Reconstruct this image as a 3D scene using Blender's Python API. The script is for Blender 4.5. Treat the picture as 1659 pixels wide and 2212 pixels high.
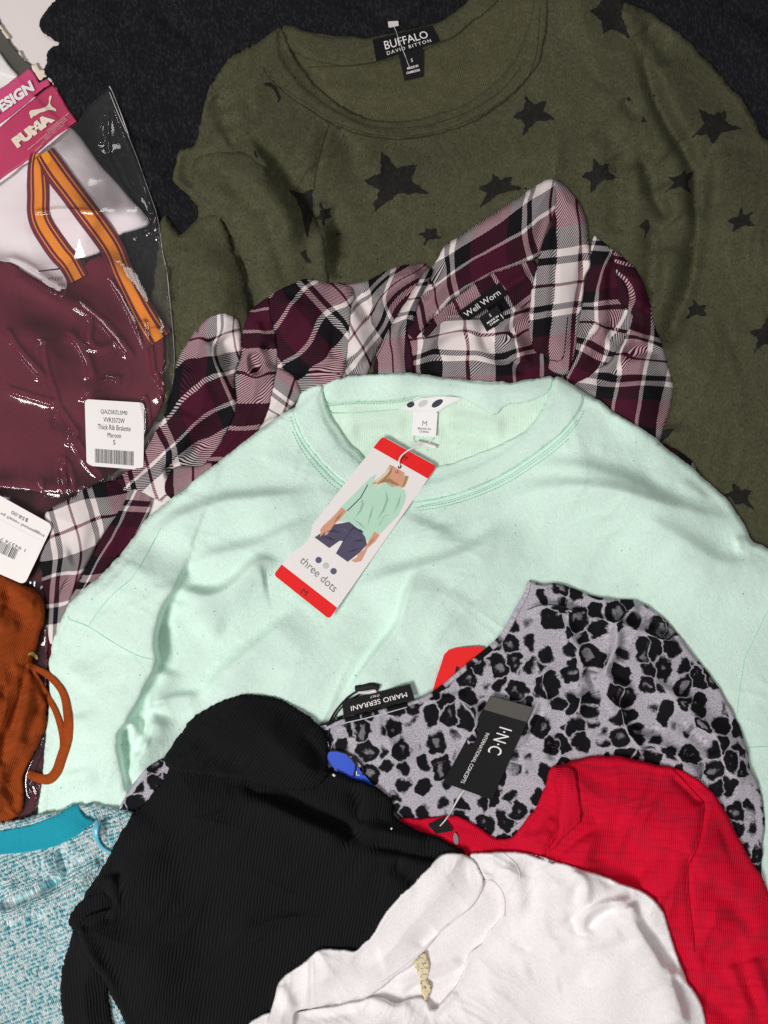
import bpy, bmesh, math, random
import numpy as np
from mathutils import Vector

for o in list(bpy.data.objects):
    bpy.data.objects.remove(o)
scene = bpy.context.scene
C = scene.collection
R = math.radians

# ------------------------------------------------------------------ camera
W_PX, H_PX = 1659.0, 2212.0          # picture plane units used while measuring the photograph
SCALE = 0.75 / W_PX                  # metres on the table per unit
CAM_H = 0.86                         # phone held above the table
cam_d = bpy.data.cameras.new('camera')
cam = bpy.data.objects.new('camera', cam_d)
C.objects.link(cam)
cam.location = (0, 0, CAM_H)
cam.rotation_euler = (0, 0, 0)
cam_d.sensor_fit = 'VERTICAL'
cam_d.sensor_height = 24.0
cam_d.lens = 12.0 / (H_PX * SCALE * 0.5 / CAM_H)
cam_d.clip_start = 0.01
cam_d.clip_end = 50
scene.camera = cam
scene.render.resolution_x = 768
scene.render.resolution_y = 1024

# ------------------------------------------------------------------ light of the shop ceiling
world = bpy.data.worlds.new('World')
scene.world = world
world.use_nodes = True
wb = world.node_tree.nodes['Background']
wb.inputs[0].default_value = (1.0, 0.985, 0.975, 1)
wb.inputs[1].default_value = 0.15

def area_light(name, loc, target, sx, sy, power, col):
    l = bpy.data.lights.new(name, 'AREA')
    l.shape = 'RECTANGLE'; l.size = sx; l.size_y = sy; l.energy = power; l.color = col
    o = bpy.data.objects.new(name, l); C.objects.link(o)
    o.location = loc
    o.rotation_euler = (Vector(target) - Vector(loc)).to_track_quat('-Z', 'Y').to_euler()
    return o
area_light('ceiling_panel', (-1.35, -0.95, 2.1), (0.05, -0.05, 0), 1.2, 0.6, 61.0, (1.0, 0.975, 0.955))
area_light('ceiling_panel', (-0.15, 1.15, 1.85), (0, 0, 0), 0.85, 0.25, 5.0, (1.0, 0.975, 0.955))
area_light('ceiling_panel', (1.0, -0.55, 1.9), (0.1, -0.1, 0), 0.7, 0.25, 4.0, (1.0, 0.975, 0.955))
scene.view_settings.view_transform = 'Standard'
scene.view_settings.look = 'None'
scene.view_settings.exposure = 0.0
scene.view_settings.gamma = 1.0
scene.view_settings.use_curve_mapping = False

# ------------------------------------------------------------------ measuring frames
# each frame: an enlarged window of the photograph (offset and scale into picture plane units)
FR = {'D': (0, 0, 1.0)}
def _f(n, ox, oy, w, px=1659.0):
    FR[n] = (ox / 1.82278, oy / 1.82278, w / px / 1.82278)
for n, ox, oy, w, px in (('P1', 0, 0, 1000, 1659), ('P2', 1000, 0, 1000, 1659), ('P3', 2000, 0, 1024, 1659),
        ('P4', 0, 1000, 1000, 1659), ('P5', 1000, 900, 1000, 1659), ('P6', 2000, 900, 1024, 1659),
        ('P7', 0, 1900, 1000, 1659), ('P8', 1000, 1700, 1000, 1659), ('P9', 2000, 1800, 1024, 1659),
        ('P10', 0, 2600, 1000, 1659), ('P11', 1000, 2500, 1000, 1659), ('P12', 2000, 2700, 1024, 1659),
        ('P13', 0, 3100, 1000, 1659), ('P14', 1000, 3200, 1200, 1659), ('Q1', 640, 1040, 700, 1659),
        ('Q2', 1500, 680, 800, 1659), ('Q3', 2100, 900, 600, 1659), ('Q4', 140, 1200, 760, 1659),
        ('Q5', 1900, 3300, 1124, 1659), ('Q6', 0, 0, 500, 1580), ('R1', 0, 0, 1181, 1659)):
    _f(n, ox, oy, w, px)

def pts(s):
    """'P4: 1,2 3,4 | D: 5,6' -> list of picture-plane points"""
    out = []
    for seg in s.split('|'):
        fr, body = seg.split(':')
        ox, oy, k = FR[fr.strip()]
        for t in body.split():
            x, y = t.split(',')
            out.append((ox + float(x) * k, oy + float(y) * k))
    return out

def chaikin(p, n=2, closed=True):
    p = [np.array(q, float) for q in p]
    for _ in range(n):
        q = []
        m = len(p)
        if not closed: q.append(p[0])
        for i in range(m if closed else m - 1):
            a, b = p[i], p[(i + 1) % m]
            q.append(a * .75 + b * .25); q.append(a * .25 + b * .75)
        if not closed: q.append(p[-1])
        p = q
    return [tuple(q) for q in p]

# ------------------------------------------------------------------ height field of the pile
G = 2.5
GX0, GY0, GX1, GY1 = -150.0, -150.0, 1810.0, 2370.0
NX = int((GX1 - GX0) / G) + 1
NY = int((GY1 - GY0) / G) + 1
XS = GX0 + np.arange(NX) * G
YS = GY0 + np.arange(NY) * G
TOP = np.zeros((NY, NX), int)          # which sheet is uppermost
PENDING = []
H = np.zeros((NY, NX))               # metres above the table, updated as things are laid down

def world_pt(px, py, z):
    """point at height z on the line of sight through (px, py)"""
    k = (CAM_H - z) / CAM_H * SCALE
    return (px - W_PX / 2) * k, -(py - H_PX / 2) * k, z

def samp(A, px, py, x0=GX0, y0=GY0):
    px = np.asarray(px, float); py = np.asarray(py, float)
    fx = np.clip((px - x0) / G, 0, A.shape[1] - 1.001); fy = np.clip((py - y0) / G, 0, A.shape[0] - 1.001)
    ix = fx.astype(int); iy = fy.astype(int); tx = fx - ix; ty = fy - iy
    return (A[iy, ix] * (1 - tx) * (1 - ty) + A[iy, ix + 1] * tx * (1 - ty) + A[iy + 1, ix] * (1 - tx) * ty + A[iy + 1, ix + 1] * tx * ty)

def boxblur(A, r):
    if r < 1: return A
    for ax in (0, 1):
        P = np.pad(A, [(r + 1, r) if a == ax else (0, 0) for a in (0, 1)], mode='edge')
        c = np.cumsum(P, axis=ax)
        n = A.shape[ax]
        if ax == 0: A = (c[2 * r + 1:2 * r + 1 + n] - c[:n]) / (2 * r + 1)
        else: A = (c[:, 2 * r + 1:2 * r + 1 + n] - c[:, :n]) / (2 * r + 1)
    return A
def blur(A, sig_px):
    r = int(round(sig_px / G))
    for _ in range(3): A = boxblur(A, r)
    return A

def bbox(poly, m=12):
    xs = [p[0] for p in poly]; ys = [p[1] for p in poly]
    i0 = max(0, int((min(xs) - m - GX0) / G)); i1 = min(NX - 1, int((max(xs) + m - GX0) / G) + 2)
    j0 = max(0, int((min(ys) - m - GY0) / G)); j1 = min(NY - 1, int((max(ys) + m - GY0) / G) + 2)
    return i0, i1, j0, j1

def sdf(poly, X, Y):
    d2 = np.full(X.shape, 1e12); ins = np.zeros(X.shape, bool)
    n = len(poly)
    for i in range(n):
        ax, ay = poly[i]; bx, by = poly[(i + 1) % n]
        ex, ey = bx - ax, by - ay
        L = ex * ex + ey * ey
        if L < 1e-9: continue
        wx = X - ax; wy = Y - ay
        t = np.clip((wx * ex + wy * ey) / L, 0, 1)
        dx = wx - t * ex; dy = wy - t * ey
        np.minimum(d2, dx * dx + dy * dy, out=d2)
        if ay != by:
            c = ((ay <= Y) & (by > Y)) | ((by <= Y) & (ay > Y))
            xi = ax + (Y - ay) / ey * ex
            ins ^= c & (X < xi)
    d = np.sqrt(d2)
    return np.where(ins, d, -d)

def stroke(path, X, Y, wl, wr, taper=0.18, flat=False):
    """0..1 fold profile along a path; wl / wr are the widths left / right of the direction of travel"""
    path = chaikin(path, 2, closed=False)
    P = np.array(path)
    seg = np.hypot(*(P[1:] - P[:-1]).T); cum = np.concatenate([[0], np.cumsum(seg)]); tot = cum[-1]
    best = np.full(X.shape, 1e12); sgn = np.zeros(X.shape); par = np.zeros(X.shape)
    for i in range(len(P) - 1):
        ax, ay = P[i]; ex, ey = P[i + 1] - P[i]
        L = ex * ex + ey * ey
        if L < 1e-9: continue
        wx = X - ax; wy = Y - ay
        t = np.clip((wx * ex + wy * ey) / L, 0, 1)
        dx = wx - t * ex; dy = wy - t * ey
        d2 = dx * dx + dy * dy
        m = d2 < best
        best[m] = d2[m]; sgn[m] = (dx * ey - dy * ex)[m]; par[m] = (cum[i] + t * seg[i])[m] / tot
    d = np.sqrt(best)
    w = np.where(sgn > 0, wl, wr)
    prof = np.exp(-(d / w) ** 2) if not flat else np.exp(-(d / w) ** 4)
    if taper > 0:
        e = np.clip(np.minimum(par, 1 - par) / taper, 0, 1)
        prof = prof * (0.12 + 0.88 * e * e * (3 - 2 * e))
    return prof

def waves(X, Y, ang, spread, l0, l1, n, seed):
    r = np.random.RandomState(seed); A = np.zeros(X.shape)
    # bend the coordinates so that the wrinkles wander
    wx = X + 26 * np.sin(Y / 93 + seed) + 17 * np.sin(X / 71 + Y / 57 + seed * 2)
    wy = Y + 24 * np.sin(X / 87 + seed * 3) + 15 * np.sin(Y / 63 - X / 81 + seed)
    for _ in range(n):
        a = R(ang + r.uniform(-spread, spread)); l = math.exp(r.uniform(math.log(l0), math.log(l1)))
        A += l / l1 * np.sin((wx * math.cos(a) + wy * math.sin(a)) * 2 * math.pi / l + r.uniform(0, 6.28))
    return A / math.sqrt(n) * 1.1

def ridged(X, Y, l0, l1, n, seed):
    """sharp creases (film): sum of folded waves"""
    r = np.random.RandomState(seed); A = np.zeros(X.shape)
    wx = X + 30 * np.sin(Y / 80 + seed) + 12 * np.sin(X / 31 + Y / 37); wy = Y + 30 * np.sin(X / 90 + seed) + 12 * np.sin(Y / 33 - X / 29)
    for _ in range(n):
        a = r.uniform(0, math.pi); l = math.exp(r.uniform(math.log(l0), math.log(l1)))
        A += l / l1 * (1 - 2 * np.abs(np.sin((wx * math.cos(a) + wy * math.sin(a)) * math.pi / l + r.uniform(0, 6.28))))
    return A / math.sqrt(n)

def crumpled(X, Y, ang, spread, l0, l1, n, seed, amp):
    """fine sharp-crested wrinkles gathered in patches"""
    r = np.random.RandomState(seed); A = np.zeros(X.shape)
    mask = np.clip(waves(X, Y, ang + 60, 90, 180, 420, 6, seed + 1) * .8 + .35, 0, 1)
    wx = X + 34 * np.sin(Y / 103 + seed) + 19 * np.sin(X / 59 + Y / 47 + seed * 2); wy = Y + 34 * np.sin(X / 97 + seed * 3) + 19 * np.sin(Y / 53 - X / 61 + seed)
    for _ in range(n):
        a = R(ang + r.uniform(-spread, spread)); l = math.exp(r.uniform(math.log(l0), math.log(l1)))
        m2 = np.clip(np.sin(X / r.uniform(60, 160) + r.uniform(0, 6)) * np.sin(Y / r.uniform(60, 160) + r.uniform(0, 6)) * 1.6, 0, 1)
        A += m2 * l / l1 * (1 - np.abs(np.sin((wx * math.cos(a) + wy * math.sin(a)) * math.pi / l + r.uniform(0, 6.28)))) ** 3
    return A * mask * amp

def tps(cps):
    """smooth map picture plane -> cloth coordinates (mm) through control points (x, y, u, v)"""
    P = np.array([(c[0], c[1]) for c in cps]); V = np.array([(c[2], c[3]) for c in cps])
    n = len(P)
    if n == 3:
        M = np.linalg.solve(np.c_[np.ones(3), P], V)
        return lambda x, y: (M[0, 0] + M[1, 0] * x + M[2, 0] * y, M[0, 1] + M[1, 1] * x + M[2, 1] * y)
    def U(r2): return np.where(r2 > 0, r2 * np.log(np.maximum(r2, 1e-9)), 0)
    d2 = ((P[:, None] - P[None]) ** 2).sum(-1)
    K = U(d2) + np.eye(n) * 4000.0
    Q = np.c_[np.ones(n), P]
    A = np.block([[K, Q], [Q.T, np.zeros((3, 3))]])
    S = np.linalg.solve(A, np.r_[V, np.zeros((3, 2))])
    def f(x, y):
        ou = S[n, 0] + S[n + 1, 0] * x + S[n + 2, 0] * y
        ov = S[n, 1] + S[n + 1, 1] * x + S[n + 2, 1] * y
        for i in range(n):
            k = U((x - P[i, 0]) ** 2 + (y - P[i, 1]) ** 2)
            ou = ou + S[i, 0] * k; ov = ov + S[i, 1] * k
        return ou, ov
    return f

def cps(fr, s):
    ox, oy, k = FR[fr]; out = []
    for t in s.split():
        x, y, u, v = map(float, t.split(','))
        out.append((ox + x * k, oy + y * k, u, v))
    return out

# ------------------------------------------------------------------ objects
def tag(o, label=None, cat=None, group=None, kind=None):
    if label: o['label'] = label
    if cat: o['category'] = cat
    if group: o['group'] = group
    if kind: o['kind'] = kind
    return o

def thing(name, label, cat, px=None, py=None, z=None, group=None):
    o = bpy.data.objects.new(name, None); C.objects.link(o)
    o.empty_display_size = 0.03
    if px is not None:
        o.location = world_pt(px, py, float(samp(H, px, py)) if z is None else z)
    return tag(o, label, cat, group)

def link(name, me, mat, parent=None):
    o = bpy.data.objects.new(name, me); C.objects.link(o)
    if mat: me.materials.append(mat)
    if parent:
        o.parent = parent
        o.matrix_parent_inverse = parent.matrix_basis.inverted() if parent.parent is None else (parent.parent.matrix_basis @ Mx(parent)).inverted()
    return o
def Mx(o):
    return o.matrix_parent_inverse @ o.matrix_basis

def clip_mesh(name, D, Z, X, Y, Zb, uvf, mat, parent, ob=None, vis=None, fuzz=None):
    """mesh of the cells where D > 0, cut exactly along D = 0"""
    ny, nx = D.shape
    ins = D > 0
    if vis is not None:
        keep = vis
        D = np.where(keep, D, np.minimum(D, -1e-3)) if False else D
    idx = -np.ones(D.shape, int)
    idx[ins] = np.arange(ins.sum())
    vx = list(X[ins]); vy = list(Y[ins]); vz = list(Z[ins])
    c = ins[:-1, :-1].astype(int) + ins[:-1, 1:] + ins[1:, 1:] + ins[1:, :-1]
    cv = np.ones(c.shape, bool) if vis is None else vis[:-1, :-1]
    jj, ii = np.nonzero((c == 4) & cv)
    faces = list(zip(idx[jj + 1, ii].tolist(), idx[jj + 1, ii + 1].tolist(), idx[jj, ii + 1].tolist(), idx[jj, ii].tolist()))
    cut = {}; n_in = len(vx)
    def edge(a, b):
        key = (a, b) if a < b else (b, a)
        if key not in cut:
            (j0, i0), (j1, i1) = a, b
            t = D[j0, i0] / (D[j0, i0] - D[j1, i1]); t = min(max(t, .02), .98)
            cut[key] = len(vx)
            vx.append(X[j0, i0] + t * (X[j1, i1] - X[j0, i0])); vy.append(Y[j0, i0] + t * (Y[j1, i1] - Y[j0, i0]))
            vz.append(Zb[j0, i0] + t * (Zb[j1, i1] - Zb[j0, i0]))
        return cut[key]
    jj, ii = np.nonzero((c > 0) & (c < 4) & cv)
    for j, i in zip(jj.tolist(), ii.tolist()):
        q = [(j + 1, i), (j + 1, i + 1), (j, i + 1), (j, i)]
        f = []
        for k in range(4):
            a, b = q[k], q[(k + 1) % 4]
            if ins[a]: f.append(int(idx[a]))
            if ins[a] != ins[b]: f.append(edge(a, b))
        if len(f) >= 3: faces.append(tuple(f))
    vx = np.array(vx); vy = np.array(vy); vz = np.array(vz)
    if len(vx) < 3: return None
    if fuzz is not None and len(vx) > n_in:
        gy, gx = np.gradient(D)
        bx, by, bz = vx[n_in:], vy[n_in:], vz[n_in:]
        nx_ = -samp(gx, bx, by, X[0, 0], Y[0, 0]); ny_ = -samp(gy, bx, by, X[0, 0], Y[0, 0])
        ln = np.hypot(nx_, ny_) + 1e-9
        fuzz.append((bx, by, bz, nx_ / ln, ny_ / ln))
    used = np.zeros(len(vx), bool)
    for f in faces: used[list(f)] = True
    if not used.all():
        nid = np.cumsum(used) - 1
        vx, vy, vz = vx[used], vy[used], vz[used]
        faces = [tuple(nid[list(f)].tolist()) for f in faces]
    k = (CAM_H - vz) / CAM_H * SCALE
    co = np.c_[(vx - W_PX / 2) * k, -(vy - H_PX / 2) * k, vz]
    me = bpy.data.meshes.new(name) if ob is None else ob.data
    me.from_pydata(co.tolist(), [], faces)
    me.polygons.foreach_set('use_smooth', np.ones(len(me.polygons), bool))
    if uvf is not None:
        u, v = uvf(vx, vy)
        uvl = me.uv_layers.new(name='UVMap')
        li = np.empty(len(me.loops), int); me.loops.foreach_get('vertex_index', li)
        uvl.data.foreach_set('uv', np.c_[u, v][li].ravel().astype(np.float32))
    me.update()
    return link(name, me, mat, parent) if ob is None else ob

rngE = np.random.RandomState(5)
EDGE_N = blur(rngE.normal(size=(NY, NX)), 7) ; EDGE_N /= EDGE_N.std()
EDGE_F = rngE.normal(size=(NY, NX)); EDGE_F = boxblur(EDGE_F, 1); EDGE_F /= EDGE_F.std()

def rot_uv(ang, ox=0.0, oy=0.0, s=1.0):
    ca, sa = math.cos(R(ang)), math.sin(R(ang)); k = SCALE * 1000 * s   # millimetres
    return lambda x, y: (((x - ox) * ca + (y - oy) * sa) * k, (-(x - ox) * sa + (y - oy) * ca) * k)

def layer(name, poly, mat, parent=None, t=2.0, er=9.0, bulk=0.0, bulk_w=60.0, folds=(), wav=(), bridge=30.0, uvf=None, sm=2,
          en=1.0, ef=0.5, warp=0.35, clear=False, rib=None, lift=0.0, fa=1.0, fw=1.0, crinkle=None, creases=0.0, crumple=None, fuzz=None):
    """lay one sheet of cloth on the pile. t thickness mm; er edge roll px; bulk mm of loft reached bulk_w px in from the edge;
       folds: (points, mm, left width, right width[, taper]); wav: (angle, spread, l0, l1, n, seed, mm)"""
    global H
    poly = chaikin(poly, sm) if sm else poly
    i0, i1, j0, j1 = bbox(poly)
    sl = (slice(j0, j1 + 1), slice(i0, i1 + 1))
    X, Y = np.meshgrid(XS[i0:i1 + 1], YS[j0:j1 + 1])
    d = sdf(poly, X, Y)
    dd = d + en * EDGE_N[sl] * 1.0 + ef * EDGE_F[sl]
    if rib:                                      # scalloped edge of a ribbed knit
        ca, sa = math.cos(R(rib[0])), math.sin(R(rib[0]))
        dd = dd + rib[2] * np.abs(np.sin((X * ca + Y * sa) * math.pi / rib[1]))
    Hb = H[sl]
    base = blur(Hb, bridge) if bridge > 0 else Hb
    base = np.maximum(base, Hb)
    base = blur(base, 9) if bridge > 0 else base
    f = np.zeros(X.shape)
    dp = np.clip(dd, 0, None)
    if bulk: f += bulk * (1 - np.exp(-(dp / bulk_w) ** 2))
    for w in wav: f += waves(X, Y, *w[:6]) * w[6]
    F = np.zeros(X.shape)
    for fo in folds:
        path = pts(fo[0]) if isinstance(fo[0], str) else fo[0]
        m = 2.6 * max(fo[2], fo[3]) * fw
        xs = [p[0] for p in path]; ys = [p[1] for p in path]
        a0 = max(0, int((min(xs) - m - X[0, 0]) / G)); a1 = min(X.shape[1], int((max(xs) + m - X[0, 0]) / G) + 2)
        b0 = max(0, int((min(ys) - m - Y[0, 0]) / G)); b1 = min(X.shape[0], int((max(ys) + m - Y[0, 0]) / G) + 2)
        if a1 <= a0 or b1 <= b0: continue
        s2 = (slice(b0, b1), slice(a0, a1))
        F[s2] += fa * fo[1] * stroke(path, X[s2], Y[s2], max(fo[2] * (fw if fo[1] > 0 else min(fw, 1.1)), 4.0), max(fo[3] * (fw if fo[1] > 0 else min(fw, 1.1)), 4.0), fo[4] if len(fo) > 4 else 0.18)
        if creases: F[s2] += creases * stroke(path, X[s2], Y[s2], 3.4, 3.4, .08)
    if crinkle: f += ridged(X, Y, *crinkle[:4]) * crinkle[4]
    if crumple: f += crumpled(X, Y, *crumple)
    if not creases: F = boxblur(boxblur(F, 1), 1)
    e = np.clip(dp / (er * 1.6), 0, 1)
    f = f + F * (0.25 + 0.75 * e)
    q = np.clip(dp / (er * .68), 0, 1)
    prof = np.sqrt(np.clip(1 - (1 - q) ** 2, 0, 1))
    top = base + (t + lift + f) * 1e-3
    floor = Hb + (t * 0.5) * 1e-3
    k = 0.0012                                   # soft maximum: the sheet never sinks into what lies below
    dlt = (top - floor) / k
    top = floor + k * np.where(dlt > 30, dlt, np.log1p(np.exp(np.clip(dlt, -30, 30))))
    Z = Hb + (top - Hb) * prof + 0.0002
    Zb = Hb + 0.0002
    uf = uvf
    if uf is not None and warp:
        gy, gx = np.gradient(blur(Z, 4), G * SCALE)
        def uf(x, y, uvf=uvf, gx=gx, gy=gy, x0=X[0, 0], y0=Y[0, 0]):
            ax = np.clip(samp(gx, x, y, x0, y0), -1.5, 1.5); ay = np.clip(samp(gy, x, y, x0, y0), -1.5, 1.5)
            return uvf(x - ax * warp * 14, y - ay * warp * 14)
    me = bpy.data.meshes.new(name)
    ob = link(name, me, mat, parent)
    lid = len(PENDING) + 1
    PENDING.append((ob, lid, clear, sl, dd, Z, X, Y, Zb, uf))
    if not clear: TOP[sl] = np.where(dd > 0, lid, TOP[sl])
    Hn = np.where(dd > 0, Z, Hb)
    H[sl] = Hn
    return ob

def decal(name, poly, mat, parent, off=0.35, sm=0, uvf=None, en=0.0, ef=0.0):
    """flat print lying on the cloth"""
    poly = chaikin(poly, sm) if sm else poly
    xs = [p[0] for p in poly]; ys = [p[1] for p in poly]
    i0, i1, j0, j1 = bbox(poly, 6)
    X, Y = np.meshgrid(XS[i0:i1 + 1], YS[j0:j1 + 1])
    d = sdf(poly, X, Y) + en * EDGE_N[j0:j1 + 1, i0:i1 + 1] + ef * EDGE_F[j0:j1 + 1, i0:i1 + 1]
    Z = H[j0:j1 + 1, i0:i1 + 1] + off * 1e-3
    return clip_mesh(name, d, Z, X, Y, Z, uvf, mat, parent)

def star(tips, inner=0.40):
    c = np.mean(np.array(tips), axis=0); out = []
    n = len(tips)
    for i in range(n):
        a = np.array(tips[i]); b = np.array(tips[(i + 1) % n])
        m = (a + b) / 2
        out += [tuple(a), tuple(c + (m - c) * inner * 1.25)]
    return out

def tube(name, path, r, mat, parent=None, off=None, zs=None, n=6, sm=2, closed=False):
    """thread or cord along picture-plane points, lying on the pile (off mm above it) or at heights zs"""
    P = [(p[0], p[1], 0) for p in path]
    if zs is not None: P = [(p[0], p[1], z) for p, z in zip(path, zs)]
    P = chaikin(P, sm, closed=closed)
    co = []
    for x, y, z in P:
        zz = float(samp(H, x, y)) + off * 1e-3 if zs is None else max(z, float(samp(H, x, y)) + r * .6)
        co.append(Vector(world_pt(x, y, zz)))
    if zs is None:                                # even out small jumps
        for _ in range(2):
            zz = [c.z for c in co]
            for i in range(1, len(co) - 1): co[i].z = max(zz[i], (zz[i - 1] + zz[i] * 2 + zz[i + 1]) / 4)
    bm = bmesh.new(); rings = []
    m = len(co)
    for i, c in enumerate(co):
        a = co[max(i - 1, 0)]; b = co[min(i + 1, m - 1)]
        t = (b - a).normalized() if (b - a).length > 1e-9 else Vector((1, 0, 0))
        s = t.cross(Vector((0, 0, 1)))
        s = s.normalized() if s.length > 1e-6 else Vector((1, 0, 0))
        u = s.cross(t)
        rings.append([bm.verts.new(c + (s * math.cos(q * 2 * math.pi / n) + u * math.sin(q * 2 * math.pi / n)) * r) for q in range(n)])
    for i in range(m - 1):
        for q in range(n):
            bm.faces.new((rings[i][q], rings[i][(q + 1) % n], rings[i + 1][(q + 1) % n], rings[i + 1][q]))
    bm.faces.new(rings[0][::-1]); bm.faces.new(rings[-1])
    for f in bm.faces: f.smooth = True
    me = bpy.data.meshes.new(name); bm.to_mesh(me); bm.free()
    return link(name, me, mat, parent)

def stitching(name, path, mat, parent, dash=4.2, gap=2.6, r=.00032):
    """a row of sewn stitches along a path, one part"""
    P = np.array(chaikin(path, 2, closed=False)); seg = np.hypot(*(P[1:] - P[:-1]).T); cum = np.r_[0, np.cumsum(seg)]
    co, fa_ = [], []; p = 0.0
    while p + dash < cum[-1]:
        q = [np.array([np.interp(a, cum, P[:, 0]), np.interp(a, cum, P[:, 1])]) for a in (p, p + dash)]
        t = (q[1] - q[0]); t = t / (np.hypot(*t) + 1e-9); n = np.array((-t[1], t[0])) * r / SCALE
        k = len(co)
        for w in (q[0] - n, q[0] + n, q[1] + n, q[1] - n): co.append(world_pt(w[0], w[1], float(samp(H, *w)) + .0004))
        for w in q: co.append(world_pt(w[0], w[1], float(samp(H, *w)) + .0004 + r * 1.4))
        fa_ += [(k, k + 4, k + 5, k + 3), (k + 1, k + 2, k + 5, k + 4)]
        p += dash + gap
    me = bpy.data.meshes.new(name); me.from_pydata(co, [], fa_); me.update()
    return link(name, me, mat, parent)

def ribbon(name, path, width, mat, parent=None, off=1.0, bulge=0.0, thick=0.6, zs=None, sm=2, uvs=1.0, press=True, ends=None):
    """flat strap along a path; u across in 0..1, v along in mm"""
    global H
    P = chaikin(path, sm, closed=False)
    Wd = [width] * len(P) if not isinstance(width, (list, tuple)) else list(np.interp(np.linspace(0, 1, len(P)), np.linspace(0, 1, len(width)), width))
    NW = 8
    rows = []; acc = 0; vv = []
    for i, p in enumerate(P):
        a = np.array(P[max(i - 1, 0)]); b = np.array(P[min(i + 1, len(P) - 1)])
        t = (b - a) / (np.hypot(*(b - a)) + 1e-9); nrm = np.array((-t[1], t[0]))
        if i: acc += math.hypot(P[i][0] - P[i - 1][0], P[i][1] - P[i - 1][1]) * SCALE * 1000
        vv.append(acc)
        row = []
        for q in range(NW + 1):
            s = q / NW - .5
            row.append((p[0] + nrm[0] * s * Wd[i], p[1] + nrm[1] * s * Wd[i], s))
        rows.append(row)
    zc = [max(float(samp(H, r[0], r[1])) for r in row) for row in rows]
    for _ in range(4): zc = [max(zc[i], (zc[max(i - 1, 0)] + zc[i] + zc[min(i + 1, len(zc) - 1)]) / 3) for i in range(len(zc))]
    bm = bmesh.new(); uvl = bm.loops.layers.uv.new('UVMap')
    V = []; UVs = {}
    for i, row in enumerate(rows):
        r_ = []
        for q, (x, y, s) in enumerate(row):
            hz = float(samp(H, x, y))
            z = max(hz, zc[i] * .6 + hz * .4) + (off + bulge * (1 - (2 * s) ** 2)) * 1e-3
            if zs is not None: z = max(hz + .0004, zs[0] + (zs[1] - zs[0]) * i / (len(rows) - 1) + bulge * (1 - (2 * s) ** 2) * 1e-3)
            if q in (0, NW): z -= thick * 1e-3
            v = bm.verts.new(world_pt(x, y, z)); r_.append(v); UVs[v] = (q / NW, vv[i])
        V.append(r_)
    for i in range(len(V) - 1):
        for q in range(NW):
            f = bm.faces.new((V[i][q], V[i][q + 1], V[i + 1][q + 1], V[i + 1][q])); f.smooth = True
            for l in f.loops: l[uvl].uv = UVs[l.vert]
    bmesh.ops.recalc_face_normals(bm, faces=bm.faces)
    if sum(f.normal.z for f in bm.faces) < 0: bmesh.ops.reverse_faces(bm, faces=bm.faces)
    me = bpy.data.meshes.new(name); bm.to_mesh(me); bm.free()
    o = link(name, me, mat, parent)
    return o

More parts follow.
